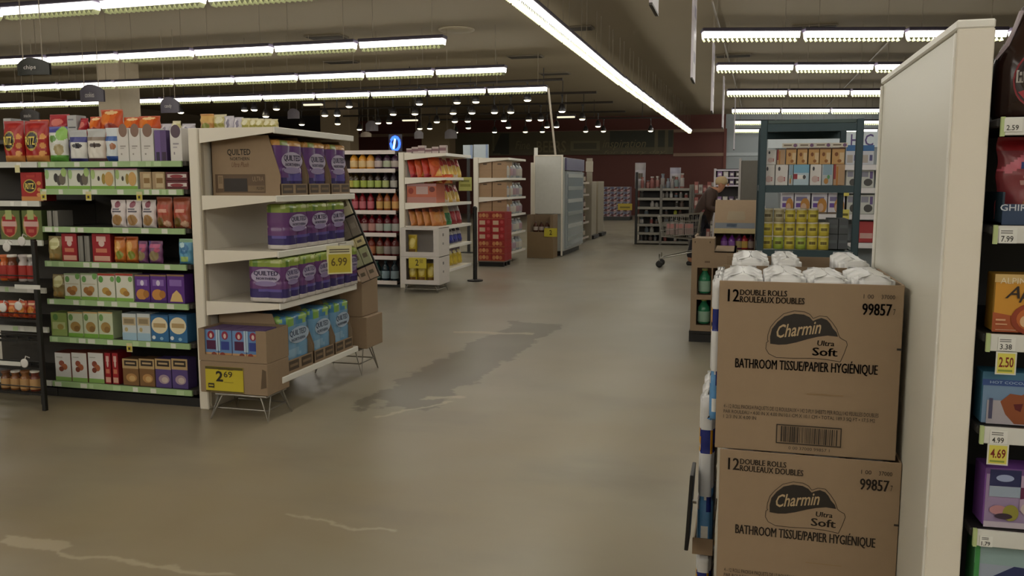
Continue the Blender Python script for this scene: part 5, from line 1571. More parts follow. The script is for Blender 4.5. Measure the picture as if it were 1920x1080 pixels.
# ------------------------------------------------------------------ dim shelves behind the shopper
Y = 19.0
x0, x1 = atY(1338, 350, Y)[0], atY(1388, 350, Y)[0]
t = thing('shelving_unit', 'dark shelving with bright white edges behind the bending shopper', 'shelves', (0, 0, 0))
ztp = atY(1360, 316, Y)[1]
MB().box(x0, Y + .4, 0, x1, Y + .44, ztp, mat('3a3634', .6)).build('back_panel', t)
for x in (x0, x1 - .04): MB().box(x, Y, 0, x + .04, Y + .4, ztp, mat('b4aeb0', .5)).build('upright', t)
sz_ = [.3, .7, 1.05, atY(1360, 347, Y)[1], atY(1360, 335, Y)[1] + .03, ztp - .02]
for z in sz_:
    MB().box(x0 + .04, Y - .01, z - .03, x1 - .04, Y + .4, z, mat('c4bcc8', .5)).build('shelf', t)
for r, z in enumerate(sz_[2:5]):
    for k in range(4):
        A['vb%d' % k] = (('8a6a9a', 'b8b4ac', '5a4a64', '4a4644')[k], [('r', .2, .3, .8, .7, 'c8c4c0')], '5a4a5a')
        item('small_box', 'carton', 'vb%d' % k, .1, .2, (.12 if r else .15), (x0 + .12 + .125 * k, Y + .02, z + .001), 'small box behind the shopper, %s along the %s white edged shelf' % (ORD[k], ORD[r]), 'box', 0, 'boxes behind the shopper')
Y = 12.4
x0, x1 = atY(1385, 340, Y)[0], atY(1428, 340, Y)[0]
t = thing('end_panel_unit', 'dark grey shelf end with pale edge beside the teal rack', 'shelves', (0, 0, 0))
zt = atY(1400, 301, Y)[1]
MB().box(x0 + .03, Y, 0, x1, Y + .5, zt, mat('605c55', .6), .006).build('dark_panel', t)
MB().box(x0, Y - .01, 0, x0 + .03, Y + .5, zt + .03, mat('a8a29e', .5), .004).build('pale_edge', t)
for k in range(3):
    z = (.8, 1.12, 1.45)[k]
    MB().box(x1, Y - .01, z, x1 + .06, Y + .45, z + .05, mat('c8c2c4', .5)).build('white_bracket', t)

# ------------------------------------------------------------------ kraft display of coloured bottles and the green bottle display
KX0, KYd = atZ(1293, 641)
KX0 += .0
t = thing('pallet', 'black plastic pallet under the kraft display of green bottles', 'pallet', (0, 0, 0))
pz = atY(1320, 621, KYd)[1]
MB().box(KX0 - .01, KYd, pz - .03, KX0 + .62, KYd + .9, pz, BLACK, .005).build('deck', t)
for k in range(3): MB().box(KX0 - .01, KYd + .02 + .4 * k, 0, KX0 + .62, KYd + .1 + .4 * k, pz - .03, BLACK).build('runner', t)
t = thing('bottle_display', 'kraft floor display with windows of green bottles on a black pallet', 'display', (KX0, KYd, pz))
zK = atY(1320, 447, KYd)[1] - pz
zR = atY(1320, 471, KYd)[1] - pz
za_, zb_ = atY(1320, 610, KYd)[1] - pz, atY(1320, 562, KYd)[1] - pz
zc_, zd_ = atY(1320, 553, KYd)[1] - pz, atY(1320, 502, KYd)[1] - pz
W_ = .4
c1 = atY(1306, 560, KYd)[0] - KX0; c2 = atY(1333, 560, KYd)[0] - KX0; c3 = c2 + .012
m = MB()
m.box(0, 0, 0, W_, .02, za_, KRAFT).box(0, 0, zb_, W_, .02, zc_, KRAFT).box(0, 0, zd_, W_, .02, zR, KRAFT).box(0, 0, zR, c2 + .02, .02, zK, KRAFT)
for a, b in ((za_, zb_), (zc_, zd_)): m.box(0, 0, a, c1, .02, b, KRAFT).box(c2, 0, a, c3, .02, b, KRAFT).box(W_ - .03, 0, a, W_, .02, b, KRAFT)
m.build('window_front', t)
MB().box(0, .02, 0, .02, .8, zK, KRAFT).build('side_wall', t); MB().box(W_ - .02, .02, 0, W_, .8, zR, KRAFT).build('side_wall', t)
MB().box(0, .78, 0, W_, .8, zR, KRAFTD).build('back_wall', t)
for z in (za_ - .01, zc_ - .012): MB().box(.02, .02, z - .01, W_ - .02, .78, z + .006, KRAFTD).build('inner_shelf', t)
MB().box(c2 + .02, 0, zR - .01, W_, .8, zR, KRAFT).build('top', t)
MB().box(0, .02, zR, c2 + .02, .3, zK, KRAFT).build('raised_top', t)
printed([('r', .06, .95, .08, .97, '4a3a28'), ('r', .4, .95, .42, .97, '4a3a28'), ('r', .3, .74, .42, .76, '6a543c')], W_, zK, -.001).build('printed_marks', t).location = (W_ / 2, 0, 0)
A['grn'] = ('2f7a5a', [('r', .05, .1, .5, .6, '9ab0a0'), ('e', .3, .5, .2, .14, 'c07a34'), ('r', .55, .2, .95, .7, '1f5a48')], '2f7a5a')
for r, z in enumerate((za_, zc_)):
    for c, x in enumerate(((c1 + c2) / 2 - .0, c3 + .08)):
        put('green_bottle', 'bottle', (.058, .235, '2f7a56', '8fae98', 'b0b060', (.08, .5), .42), (KX0 + x, KYd + .09, pz + z + .008), 'green bottle in the %s window, %s column of the kraft display' % (('lower', 'upper')[r], ('outer', 'inner')[c]), 'bottle', 0, 'green bottles in the kraft display')
# coloured bottle tray display behind it
QY = 9.3
q0, q1 = atY(1338, 450, QY)[0], atY(1416, 450, QY)[0]
zq = [atY(1375, y, QY)[1] for y in (468, 438, 429, 376)]
wd = q1 - q0
t = thing('tray_display', 'kraft display with slanted lid over a tray of violet and red bottles', 'display', ((q0 + q1) / 2, QY, 0))
MB().box(-wd / 2, 0, 0, wd / 2, .5, zq[0] - .002, KRAFT, .004).build('base_box', t)
MB().box(-wd / 2, .3, zq[0], wd / 2, .31, zq[2], KRAFTD).build('tray_back', t)
for x in (-wd / 2, wd / 2 - .008): MB().box(x, .0, zq[0], x + .008, .3, zq[1], KRAFTD).build('tray_side', t)
MB().box(-wd / 2, -.005, zq[1], wd / 2, .3, zq[2], mat('c9b98c', .6), .003).build('cream_header', t)
m = MB()
P = [(-wd / 2, .0, zq[2]), (wd / 2, .0, zq[2]), (wd / 2, .3, zq[3]), (-wd / 2, .3, zq[3])]
m.face(P, KRAFT); m.face([(a, b + .012, c) for a, b, c in P], KRAFT)
for i in range(4):
    a, b = P[i], P[(i + 1) % 4]
    m.face([a, b, (b[0], b[1] + .012, b[2]), (a[0], a[1] + .012, a[2])], KRAFTD)
l = m.build('slanted_lid', t)
k_ = lambda u, v: (-wd / 2 + wd * u, .3 * v - .002, zq[2] + (zq[3] - zq[2]) * v)
MB().face([k_(.02, .02), k_(.98, .02), k_(.98, .2), k_(.02, .2)], '6a7078').face([k_(.3, .06), k_(.55, .06), k_(.55, .17), k_(.3, .17)], '5a708a').face([k_(.3, .3), k_(.75, .3), k_(.72, .6), k_(.32, .6)], '93836a').build('lid_print', l)
for k, (px, hx) in enumerate(((1358, '6a2f8a'), (1372, '743494'), (1386, '5a2254'), (1396, 'a02a34'), (1408, '4a2a34'))):
    x = atY(px, 455, QY + .06)[0]
    put('soap_bottle', 'bottle', (.036, round(zq[1] - zq[0] - .012, 3), hx, ('8a5aa8', '8a5aa8', 'a09060', 'c0a050', '8a7a70')[k], '4a3040', (.1, .55), .36), (x, QY + .08, zq[0] + .001), '%s bottle in the tray display, %s along' % (('violet', 'violet', 'wine', 'red', 'dark')[k], ORD[k]), 'bottle', 0, 'bottles in the tray display')

# ------------------------------------------------------------------ teal rack with dog biscuit bags and yellow canisters
TY0 = 7.2
TX0, zT = atY(1427, 226, TY0); TX1 = atY(1620, 226, TY0)[0]
TY1 = TY0 * 1.17
TEAL = mat('2b3f45', .45, .2)
t = thing('bulk_rack', 'tall dark teal steel rack with canopy past the long end panel', 'rack', (0, 0, 0))
for x in (TX0 + .025, TX1 - .025):
    for y in (TY0, TY1): MB().box(x - .026, y - .026, 0, x + .026, y + .026, zT, TEAL, .004).build('post', t)
MB().box(TX0 + .052, TY0 - .02, zT - .03, TX1 - .052, TY1 + .02, zT, mat('3a4a48', .5), .004).build('canopy', t)
for y in (TY0, TY1): MB().box(TX0 + .052, y - .02, zT - .09, TX1 - .052, y + .02, zT - .03, TEAL).build('top_rail', t)
z1T = atY(1500, 348, TY0)[1]
z2T = atY(1500, 469, TY0)[1]
for z in (z1T, z2T, .25):
    for yy in (TY0, TY1): MB().box(TX0 + .05, yy - .02, z - .055, TX1 - .05, yy + .02, z, TEAL).build('shelf_beam', t)
    MB().box(TX0 + .05, TY0 + .02, z - .03, TX1 - .05, TY1 - .02, z - .01, mat('4a5450', .5, .3)).build('wire_deck', t)
    for x in (TX0 + .025, TX1 - .025): MB().box(x - .02, TY0 + .026, z - .05, x + .02, TY1 - .026, z, TEAL).build('side_beam', t)
A['wbag'] = ('c9c6c2', [('r', .25, .2, .8, .4, '9a3a40'), ('e', .3, .8, .1, .1, '3a3a40'), ('e', .45, .3, .3, .16, 'b8a09a')], 'b5b2ae')
A['wbagb'] = ('a9bcc6', [('r', 0, .6, 1, 1, '6f9fb8'), ('r', .1, .3, .8, .5, 'd9d6d0'), ('r', .0, .3, .25, .55, '8a2a34'), ('e', .7, .4, .1, .1, '3a3a3c')], '9aacb4')
A['greyb'] = ('a4aaac', [('r', .1, .5, .9, 1, '7f98a8'), ('e', .4, .2, .2, .14, 'a8783a'), ('e', .6, .4, .12, .1, '4f8a5a')], '949a9c')
A['tanb'] = ('b8905a', [('r', 0, .9, 1, 1, '5a3a24'), ('e', .35, .6, .14, .12, '7a4a24'), ('r', .6, .1, .95, .7, 'c8b08a'), ('e', .6, .2, .16, .1, '8a5a2c')], '7a5a38')
A['redtan'] = ('a88a6a', [('r', 0, .3, .2, 1, '8a2f30'), ('r', .25, 0, .4, .9, 'a8702f')], '8a6a50')
YB = TY0 + .06
lower = [(1433, 1452, 'wbag'), (1454, 1477, 'wbag'), (1479, 1487, 'greyb'), (1488, 1517, 'wbagb'), (1519, 1540, 'wbag'), (1541, 1562, 'greyb'), (1563, 1584, 'redtan')]
zl = None
for k, (p0, p1, a) in enumerate(lower):
    x0, x1 = atY(p0, 325, YB)[0], atY(p1, 325, YB)[0]
    h = atY(1500, 309, YB)[1] - z1T
    item('treat_box', 'carton', a, x1 - x0, .16, h, ((x0 + x1) / 2, YB, z1T + .002), '%s treat box in the lower tier on the teal rack, %s along' % ({'wbag': 'white', 'wbagb': 'blue and white', 'greyb': 'grey', 'redtan': 'red striped tan'}[a], ORD[k]), 'box', 0, 'treat boxes in the lower tier')
zl = z1T + h + .003
for k, (p0, p1, a) in enumerate(((1437, 1455, 'wbag'), (1457, 1472, 'redtan'), (1474, 1493, 'tanb'), (1495, 1514, 'tanb'), (1516, 1536, 'tanb'), (1537, 1558, 'tanb'), (1560, 1584, 'tanb'))):
    x0, x1 = atY(p0, 295, YB)[0], atY(p1, 295, YB)[0]
    h = atY(1500, 277 if k > 1 else 280, YB)[1] - zl
    item('treat_box', 'carton', a, x1 - x0, .15, h, ((x0 + x1) / 2, YB + .01, zl), '%s treat box in the upper tier on the teal rack, %s along' % ({'wbag': 'white', 'tanb': 'tan', 'redtan': 'red striped tan'}[a], ORD[k]), 'box', 0, 'treat boxes in the upper tier')
for k in range(4):
    x = atY(1482 + 31 * k, 273, YB)[0]
    t = thing('shelf_card', 'small cream header card above the tan treat boxes, %s along' % ORD[k], 'card', (x, YB + .03, zl + h + .002), 0, 'header cards on the treat boxes')
    MB().box(-.06, 0, 0, .06, .004, .035, 'd6cfc0').build('card', t)
    printed([('r', .1, .4, .6, .7, '7a6a5a'), ('e', .82, .5, .12, .4, '7a5a80')], .12, .035, 0).build('card_print', t)
# yellow canisters, three tiers
cw = atY(1507, 440, TY0 + .1)[0] - atY(1486, 440, TY0 + .1)[0]
ch = (atY(1500, 391, TY0 + .1)[1] - z2T) / 3
cc = 0
for r in range(3):
    for c in range(6):
        if r == 2 and c == 5: continue
        x = atY(1438 + 21.2 * c, 440, TY0 + .1)[0]
        bg = r == 2 and c < 2
        green = (r == 0 and c in (1, 3))
        put('canister', 'can', (round(cw / 2 - .002, 3), round(ch - .004, 3), '9c9270' if bg else ('8fa03a' if green else 'b5a53a'), 'b0a888' if bg else ('a2b04a' if green else 'c4b850')), (x, TY0 + .1, z2T + .001 + ch * r), '%s canister, %s along the %s tier of the teal rack stack' % ('beige' if bg else ('green' if green else 'yellow'), ORD[c], ('bottom', 'middle', 'top')[r]), 'can', 0, 'canisters stacked on the teal rack')
A['dkbox'] = ('55595c', [('r', .1, .4, .9, .6, '63686c')], '4a4e50')
for r in range(2):
    for c in range(2):
        x0, x1 = atY(1553 + 19 * c, 440, TY0 + .16)[0], atY(1571 + 19 * c, 440, TY0 + .16)[0]
        item('dark_box', 'carton', 'dkbox', x1 - x0, .3, .12, ((x0 + x1) / 2, TY0 + .16, z2T + .001 + .122 * r), 'slate grey box beside the canisters, %s column, %s' % (('inner', 'outer')[c], ('lower', 'upper')[r]), 'box', 0, 'slate boxes on the teal rack')
for k, (px, py, s_) in enumerate(((1600, 360, '4.99'), (1600, 408, '3.99'))):
    x, z = atY(px, py, TY1 + .3)
    t = thing('price_card', 'yellow price card on the white shelving behind the teal rack, %s' % ('upper', 'lower')[k], 'sign', (x, 9.585, z - .05), 0, 'yellow cards behind the teal rack')
    MB().box(-.055, 0, 0, .055, .003, .1, 'd2c860').build('card', t)
    printed([('r', .1, .35, .9, .6, '6a6020')], .11, .1, 0).build('price_print', t)

# ------------------------------------------------------------------ bright white shelving behind the teal rack
VY = 9.6
V0, V1 = atY(1462, 350, VY)[0], atY(1700, 350, VY)[0]
vz = [.2, .55] + [atY(1550, y, VY)[1] for y in (455, 402, 353, 310)]
t = thing('shelving_unit', 'white edged shelving of pale boxes seen through the teal rack', 'shelves', (0, 0, 0))
MB().box(V0, VY + .45, 0, V1, VY + .49, atY(1550, 250, VY)[1], mat('a9b2b6', .5)).build('back_panel', t)
for z in vz:
    s = MB().box(V0, VY, z - .03, V1, VY + .45, z, mat('8a8a88', .5)).build('shelf', t)
    MB().box(V0, VY - .012, z - .05, V1, VY, z + .004, mat('e2e0e2', .4)).build('white_edge', s)
A['catbox'] = ('d2d0d8', [('r', .1, .6, .8, .8, '7a7498'), ('r', .1, .3, .4, .5, '6a4a9a'), ('e', .68, .38, .3, .36, 'b8823c'), ('e', .6, .3, .18, .2, 'c8a890'), ('r', 0, 0, 1, .08, '6a5a4a')], 'b8b4c0')
A['mixwb'] = ('c8ccd4', [('r', 0, .7, 1, 1, '3a6aa0'), ('r', .1, .1, .6, .5, 'b0a8a0'), ('r', .7, .2, .9, .5, '5a5a84')], 'a8acb4')
A['mixwd'] = ('c4c6c0', [('r', .1, .6, .6, .9, '8a8a98'), ('e', .6, .3, .3, .2, '4a4a48'), ('r', .7, .5, .9, .9, '6a5a8a')], 'a4a6a0')
A['mixr'] = ('a8383a', [('r', .1, .2, .9, .45, 'c8a098')], '8a2c30')
spec = [(353 + 0, 3, [(1465, 1489, 'catbox'), (1490, 1520, 'catbox'), (1522, 1552, 'catbox'), (1553, 1585, 'catbox')], 3, 362, 'fourth'),
        (0, 3, [(1588, 1608, 'mixwd'), (1612, 1640, 'mixwd')], 3, 366, 'fourth'),
        (0, 4, [(1587, 1609, 'mixwd'), (1612, 1640, 'mixwd')], 4, 319, 'fifth'),
        (0, 5, [(1587, 1609, 'mixwb'), (1612, 1640, 'mixwb')], 5, 273, 'top'),
        (0, 2, [(1610, 1640, 'mixr')], 2, 416, 'third')]
for _, zi, lst, _z, yt, nm in spec:
    for k, (p0, p1, a) in enumerate(lst):
        Yv = VY + .03
        x0, x1 = atY(p0, yt, Yv)[0], atY(p1, yt, Yv)[0]
        h = atY((p0 + p1) / 2, yt, Yv)[1] - vz[zi]
        item('pet_box', 'carton', a, x1 - x0 - .003, .2, h, ((x0 + x1) / 2, Yv, vz[zi] + .005), '%s box on the %s white edged shelf behind the teal rack, %s along' % ({'catbox': 'orange disc', 'mixwb': 'blue topped', 'mixwd': 'pale spotted', 'mixr': 'red'}[a], nm, ORD[k]), 'box', 0, 'pale boxes behind the teal rack')
x0, z0 = atY(1440, 278, VY + .3); x1, z1_ = atY(1650, 246, VY + .3)
t = thing('header_sign', 'pale lit header board with violet letters above the white shelving', 'sign', ((x0 + x1) / 2, VY + .35, z0))
MB().box(-(x1 - x0) / 2, 0, 0, (x1 - x0) / 2, .04, z1_ - z0, mat('d2dce2', .4), .004).build('board', t)
f = lambda px: (px - 1440) / 210
printed([('t', 'F', f(1578), .1, f(1586), .8, '5a5470'), ('t', 'H', f(1598), .1, f(1612), .85, '5a4a80', dict(bold=.01)), ('t', 'C', f(1624), .1, f(1640), .85, '5a4a80', dict(bold=.01))], x1 - x0, z1_ - z0, 0).build('sign_lettering', t)
for x in (x0 + .1, x1 - .1): MB().box(x - (x0 + x1) / 2 - .02, .04, -.3, x - (x0 + x1) / 2 + .02, .09, z1_ - z0 - .02, mat('8a8a88', .5)).build('sign_post', t)

# ------------------------------------------------------------------ bathroom tissue cases stacked against the end panel
PX0, PX1 = .398, .466            # long end panel of the near run
PY0, PY1 = 1.95, 2.96
BW, BD, BH = .446, .44, .448
BX = -.060


def cu(px): return (px - 1350) / 354.0
def cv(py): return (850 - py) / 333.0
def lz(x, y): return cu(1340 + x / 5.333), cv(540 + y / 5.333)


def tbox(t, x0, y0, x1, y1, **kw): return ('t', t, cu(x0), cv(y1), cu(x1), cv(y0), '2a2119', kw)


LOGO = [lz(*p) for p in ((612, 515), (608, 440), (625, 360), (680, 285), (750, 225), (850, 195), (950, 200), (1010, 225), (1045, 262), (1080, 245), (1130, 228), (1185, 245), (1220, 280), (1250, 330), (1290, 370), (1305, 412), (1200, 405), (1100, 422), (1000, 450), (880, 490), (780, 515), (700, 522))]
OUTL = [lz(*p) for p in ((592, 488), (572, 505), (568, 570), (600, 620), (680, 655), (850, 655), (1050, 645), (1200, 650), (1340, 668), (1375, 580), (1403, 490), (1392, 455), (1340, 430), (1318, 412), (1290, 335), (1240, 268), (1185, 212), (1110, 208), (1045, 236), (1010, 195), (950, 170), (850, 165), (740, 200), (660, 275), (610, 340), (585, 420), (582, 480), (592, 488))]


def tissue_art():
    a = [('p', LOGO, '211a14'),
         ('t', 'Charmin', *lz(668, 420), *lz(1135, 285), 'b39b78', dict(bold=.012, shear=.5, rot=.16)),
         tbox('Ultra', 1340 + 1100 / 5.333, 540 + 458 / 5.333, 1340 + 1270 / 5.333, 540 + 512 / 5.333, shear=.1, fat=.0005),
         tbox('Soft', 1340 + 1055 / 5.333, 540 + 532 / 5.333, 1340 + 1305 / 5.333, 540 + 615 / 5.333, fat=.0011),
         tbox('BATHROOM TISSUE/PAPIER HYGI\u00c9NIQUE', 1387, 663, 1662, 690, fat=.0007),
         tbox('12', 1368, 533, 1390, 557, fat=.0009), tbox('DOUBLE ROLLS', 1392, 533, 1484, 544, fat=.0005), tbox('ROULEAUX DOUBLES', 1392, 546, 1518, 558, fat=.0005),
         tbox('99857', 1628, 552, 1682, 574, fat=.0009), tbox('7', 1685, 561, 1689, 572), tbox('1 00', 1629, 535, 1648, 543), tbox('37000', 1662, 535, 1687, 543),
         tbox('4 - 12 ROLL PACKS/4 PAQUETS DE 12 ROULEAUX \u2022 142 2-PLY SHEETS PER ROLL/142 FEUILLES DOUBLES', 1366, 760, 1668, 769),
         tbox('PAR ROULEAU \u2022 4.00 IN X 4.00 IN/10.1 CM X 10.1 CM \u2022 TOTAL 189.3 SQ FT \u2022 17.5 M2', 1366, 771, 1662, 779), tbox('1 2/3 IN X 4.00 IN', 1366, 781, 1432, 788),
         ('r', cu(1530), cv(731), cu(1600), cv(729), '8f7553')]
    x0, x1, y0, y1 = 1473, 1600, 793, 831
    for r in ((x0, y0, x1, y0 + 2), (x0, y1 - 2, x1, y1), (x0, y0, x0 + 2, y1), (x1 - 2, y0, x1, y1)): a.append(('r', cu(r[0]), cv(r[3]), cu(r[2]), cv(r[1]), '2a2119'))
    rnd = random.Random(5)
    x = 1482
    while x < 1590:
        wd = rnd.choice([1, 1, 1.6, 2.4, 3])
        a.append(('r', cu(x), cv(y1 - 4), cu(x + wd), cv(y0 + 3), '2a2119'))
        x += wd + rnd.choice([1.2, 1.5, 2.2, 3])
    a.append(tbox('0 00 37000 99857 1', 1498, 834, 1578, 840))
    a.append(('r', cu(1694), cv(637), cu(1703), cv(633), '211a14'))
    return a


TART = tissue_art()


def tissue_case(loc, rz, label, packs=True, bh=BH):
    t = thing('tissue_case', label, 'box', loc, rz)
    th = .005
    f = MB().box(0, 0, 0, BW, th, bh, KRAFT, .0015).build('front_panel', t)
    p = printed(TART, BW, bh, -.0005, .0002)
    p.line([((a - .5) * BW, b * bh) for a, b in OUTL], .0016, -.0012, mat('3a2e22', .7))
    p.v = [(a[0] + BW / 2, a[1], a[2]) for a in p.v]
    p.build('printed_lettering', f)
    MB().box(BW - th, th, 0, BW, BD, bh, KRAFT).build('side_panel', t)
    MB().box(0, BD - th, 0, BW - th, BD, bh, KRAFTD).build('back_panel', t)
    MB().box(0, th, 0, BW - th, BD - th, th, KRAFTD).build('bottom_panel', t)
    MB().box(0, th, th, th, BD - th, .05, KRAFT).build('cut_side', t)
    return t


def charmin(loc, w, d, h, label, rz=0.0, nx=1, ny=3):
    return item('tissue_pack', 'roll_pack', 'charmin', w, d, h, loc, label, 'tissue', rz, 'white tissue packs in the cases', 0, nx=nx, ny=ny, nz=3)


z0s = atY(1500, 851, 2.3)[1]
z_lo = z0s - BH - .001
tissue_case((BX, 2.3, z0s), 0, 'kraft bathroom tissue case with printed logo, topmost of the front stack')
tissue_case((BX + .014, 2.294, z_lo), -.012, 'kraft bathroom tissue case with printed logo under the topmost one')
t = thing('tissue_case', 'plain kraft carton on the floor under the printed tissue cases', 'box', (BX + .01, 2.3, 0))
MB().box(0, 0, 0, BW, BD, z_lo - .002, KRAFT, .004).build('carton_body', t)
MB().box(.03, -.001, .04, .4, 0, .05, INK).build('print_line', t)
for k in range(4):
    x = BX + .058 + .107 * k
    charmin((x, 2.309, z0s + .008), .104, .3, BH + .006 + (.004 if k % 2 else 0), 'white tissue pack poking from the topmost case, %s from the aisle' % ORD[k])
    charmin((x + .012, 2.312, z_lo + .008), .103, .41, BH - .016, 'white tissue pack inside the second case, %s from the aisle' % ORD[k])
charmin((BX - .006, 2.33, z0s + .06), .03, .36, BH - .06, 'white tissue pack bulging from the open side of the topmost case', 0, 1, 3)
# second stack right behind
S2Y = 2.82
tissue_case((BX + .0, S2Y, z0s - .012), 0, 'kraft bathroom tissue case directly behind the front stack')
tissue_case((BX + .012, S2Y, z_lo - .012), 0, 'lower kraft bathroom tissue case behind the front stack')
t = thing('tissue_case', 'plain kraft carton on the floor below the second tissue stack', 'box', (BX + .01, S2Y, 0))
MB().box(0, 0, 0, BW, BD, z_lo - .014, KRAFT, .004).build('carton_body', t)
for k, (a, b) in enumerate(((.02, .14), (.15, .24), (.345, .44))):
    charmin((BX + (a + b) / 2, S2Y + .01, z0s - .004), b - a - .004, .4, BH + .016, 'white tissue pack poking from the case behind, %s from the aisle' % ORD[k])
# aisle-side display of loose packs on a kraft tray
ax0, zt_ = atY(1310, 740, 2.86)
ax1 = BX - .006
zmid = atY(1320, 990, 2.86)[1]
t = thing('tray', 'kraft tray of tissue packs hugging the aisle side of the stacks', 'tray', (ax0 - .004, 2.78, zmid - .06))
MB().box(0, 0, 0, ax1 - ax0, .46, .006, KRAFT).build('tray_bottom', t)
MB().box(0, 0, .006, ax1 - ax0, .005, .055, KRAFT).build('tray_end', t)
MB().box(0, .455, .006, ax1 - ax0, .46, .03, KRAFT).build('tray_end', t)
MB().box(0, .005, .006, .005, .455, .03, KRAFT).build('tray_side', t)
charmin(((ax0 + ax1) / 2, 2.79, zmid - .052), ax1 - ax0 - .012, .44, zt_ - zmid + .06, 'tall white and blue tissue pack in the tray beside the stacks', 0, 1, 3)
charmin(((ax0 + ax1) / 2, 2.79, .012), ax1 - ax0 - .012, .44, zmid - .085, 'white and blue tissue pack below the kraft tray', 0, 1, 3)
t = thing('tray', 'kraft tray on the floor under the lowest aisle side pack', 'tray', (ax0 - .004, 2.78, 0))
MB().box(0, 0, 0, ax1 - ax0, .46, .01, KRAFT).build('tray_bottom', t)
(sx, sz1), (sx2, sz0) = atY(1298, 888, 2.72), atY(1287, 1028, 2.72)
t = thing('sign_holder', 'thin black sign holder seen edge on beside the blue tissue pack', 'sign', (sx2, 2.7, sz0))
t.rotation_euler = (0, math.atan2(sx - sx2, sz1 - sz0), 0)
hS_ = math.hypot(sx - sx2, sz1 - sz0)
MB().box(-.006, 0, 0, .006, .14, hS_, BLACK, .002).build('black_panel', t)
MB().box(.006, .06, hS_ * .55, ax0 - sx2 + .0, .075, hS_ * .58, STEEL).build('clip_arm', t)

# ------------------------------------------------------------------ near run: long end panel and its shelves of cocoa
t = thing('end_panel_unit', 'tall cream end panel with narrow front face beside the tissue cases', 'shelves', (0, 0, 0))
PT = 1.822
MB().box(PX0 + .004, PY0 + .004, 0, PX1 - .002, PY1, PT - .018, mat('dbd9cd', .36, var=.02, scale=2), .003).build('panel', t)
MB().box(PX0, PY0 - .004, 0, PX1, PY0 + .004, PT - .018, CREAM, .002).build('front_face', t)
m = MB().box(PX0 - .003, PY0 - .005, PT - .018, PX1, PY1 + .002, PT, CREAMW, .003)
m.build('top_cap', t)
MB().box(PX0 - .004, PY0 + .002, 0, PX0 + .004, PY0 + .014, PT - .024, CREAMW, .002).build('edge_trim', t)
MB().box(PX0 - .004, PY1 - .014, 0, PX0 + .004, PY1 + .002, PT - .024, CREAMW, .002).build('edge_trim', t)
m = MB()
for k in range(8): m.box(PX0 - .0045, PY0 - .002, .35 + .2 * k, PX0 - .0035, PY0 + .006, .365 + .2 * k, mat('f0eee8', .3))
m.build('edge_clips', t)
SX0, SX1, SY = PX1 + .004, PX1 + 1.2, 1.93
t = thing('shelving_unit', 'dark shelving of cocoa and cider boxes beside the tall cream panel', 'shelves', (0, 0, 0))
MB().box(SX0, SY + .46, 0, SX1, SY + .5, 1.8, BLACK).build('back_panel', t)
MB().box(SX0, SY + .06, .0, SX0 + .006, SY + .46, 1.78, BLACK).build('side_panel', t)
nz = [atY(1905, y, SY)[1] for y in (221, 424, 628, 803, 998)] + [.42, .2]
TAGW = mat('d9d9d2', .45)
for i, z in enumerate(nz):
    s = MB().box(SX0 + .006, SY, z - .018, SX1, SY + .46, z, mat('1d1b19', .5), .003).build('shelf', t)
    MB().box(SX0 + .018, SY - .008, z - .034, SX1, SY - .001, z + .001, TAGW, .001).build('price_rail', s)
    MB().box(SX0 + .011, SY - .0095, z - .036, SX0 + .018, SY - .001, z + .002, 'b3c48a').build('rail_end', s)


def tagp(zi, px0, px1, pt, pb, txt, hx='d9cf5a', ink='7a1f16', big=True, extra=None):
    x0, x1 = atY(px0, pt, SY - .012)[0], atY(px1, pt, SY - .012)[0]
    z1_, z0_ = atY(px0, pt, SY - .012)[1], atY(px0, pb, SY - .012)[1]
    m = MB().box(x0 - .003, SY - .0125, z0_ - .003, x1 + .003, SY - .011, z1_ + .003, 'd8d8cf')
    m.box(x0, SY - .0133, z0_, x1, SY - .0125, z1_, hx)
    h = z1_ - z0_
    m.text(txt, x0 + (x1 - x0) * .08, z0_ + h * .3, x1 - (x1 - x0) * .08, z1_ - h * .18, SY - .0138, mat(ink, .6), bold=.02)
    if extra: m.box(x0 + .002, SY - .0138, z0_ + h * .08, x1 - .004, SY - .0134, z0_ + h * .18, extra)
    m.build('price_tag', t)


def slip(px0, px1, pt, pb, txt, lines=True):
    x0, x1 = atY(px0, pt, SY - .01)[0], atY(px1, pt, SY - .01)[0]
    z1_, z0_ = atY(px0, pt, SY - .01)[1], atY(px0, pb, SY - .01)[1]
    h = z1_ - z0_
    m = MB().box(x0, SY - .0105, z0_, x1, SY - .0085, z1_, 'e2e2dc')
    if lines:
        for k in range(2): m.box(x0 + .003, SY - .011, z0_ + h * (.66 + .14 * k), x1 - .008, SY - .0105, z0_ + h * (.72 + .14 * k), '6a6a66')
    m.text(txt, x0 + (x1 - x0) * .12, z0_ + h * .1, x0 + (x1 - x0) * .8, z0_ + h * .5, SY - .0112, mat('33322e', .6), bold=.01)
    m.build('price_slip', t)


slip(1884, 1918, 222, 247, '2.59', False)
slip(1874, 1908, 428, 456, '7.99')
slip(1872, 1905, 632, 657, '3.38')
tagp(2, 1871, 1904, 662, 699, '2.50', extra='8a9a3a')
slip(1857, 1890, 806, 832, '4.99')
tagp(3, 1855, 1889, 834, 868, '4.69', extra='8a9a3a')
slip(1838, 1862, 1004, 1024, '1.79')
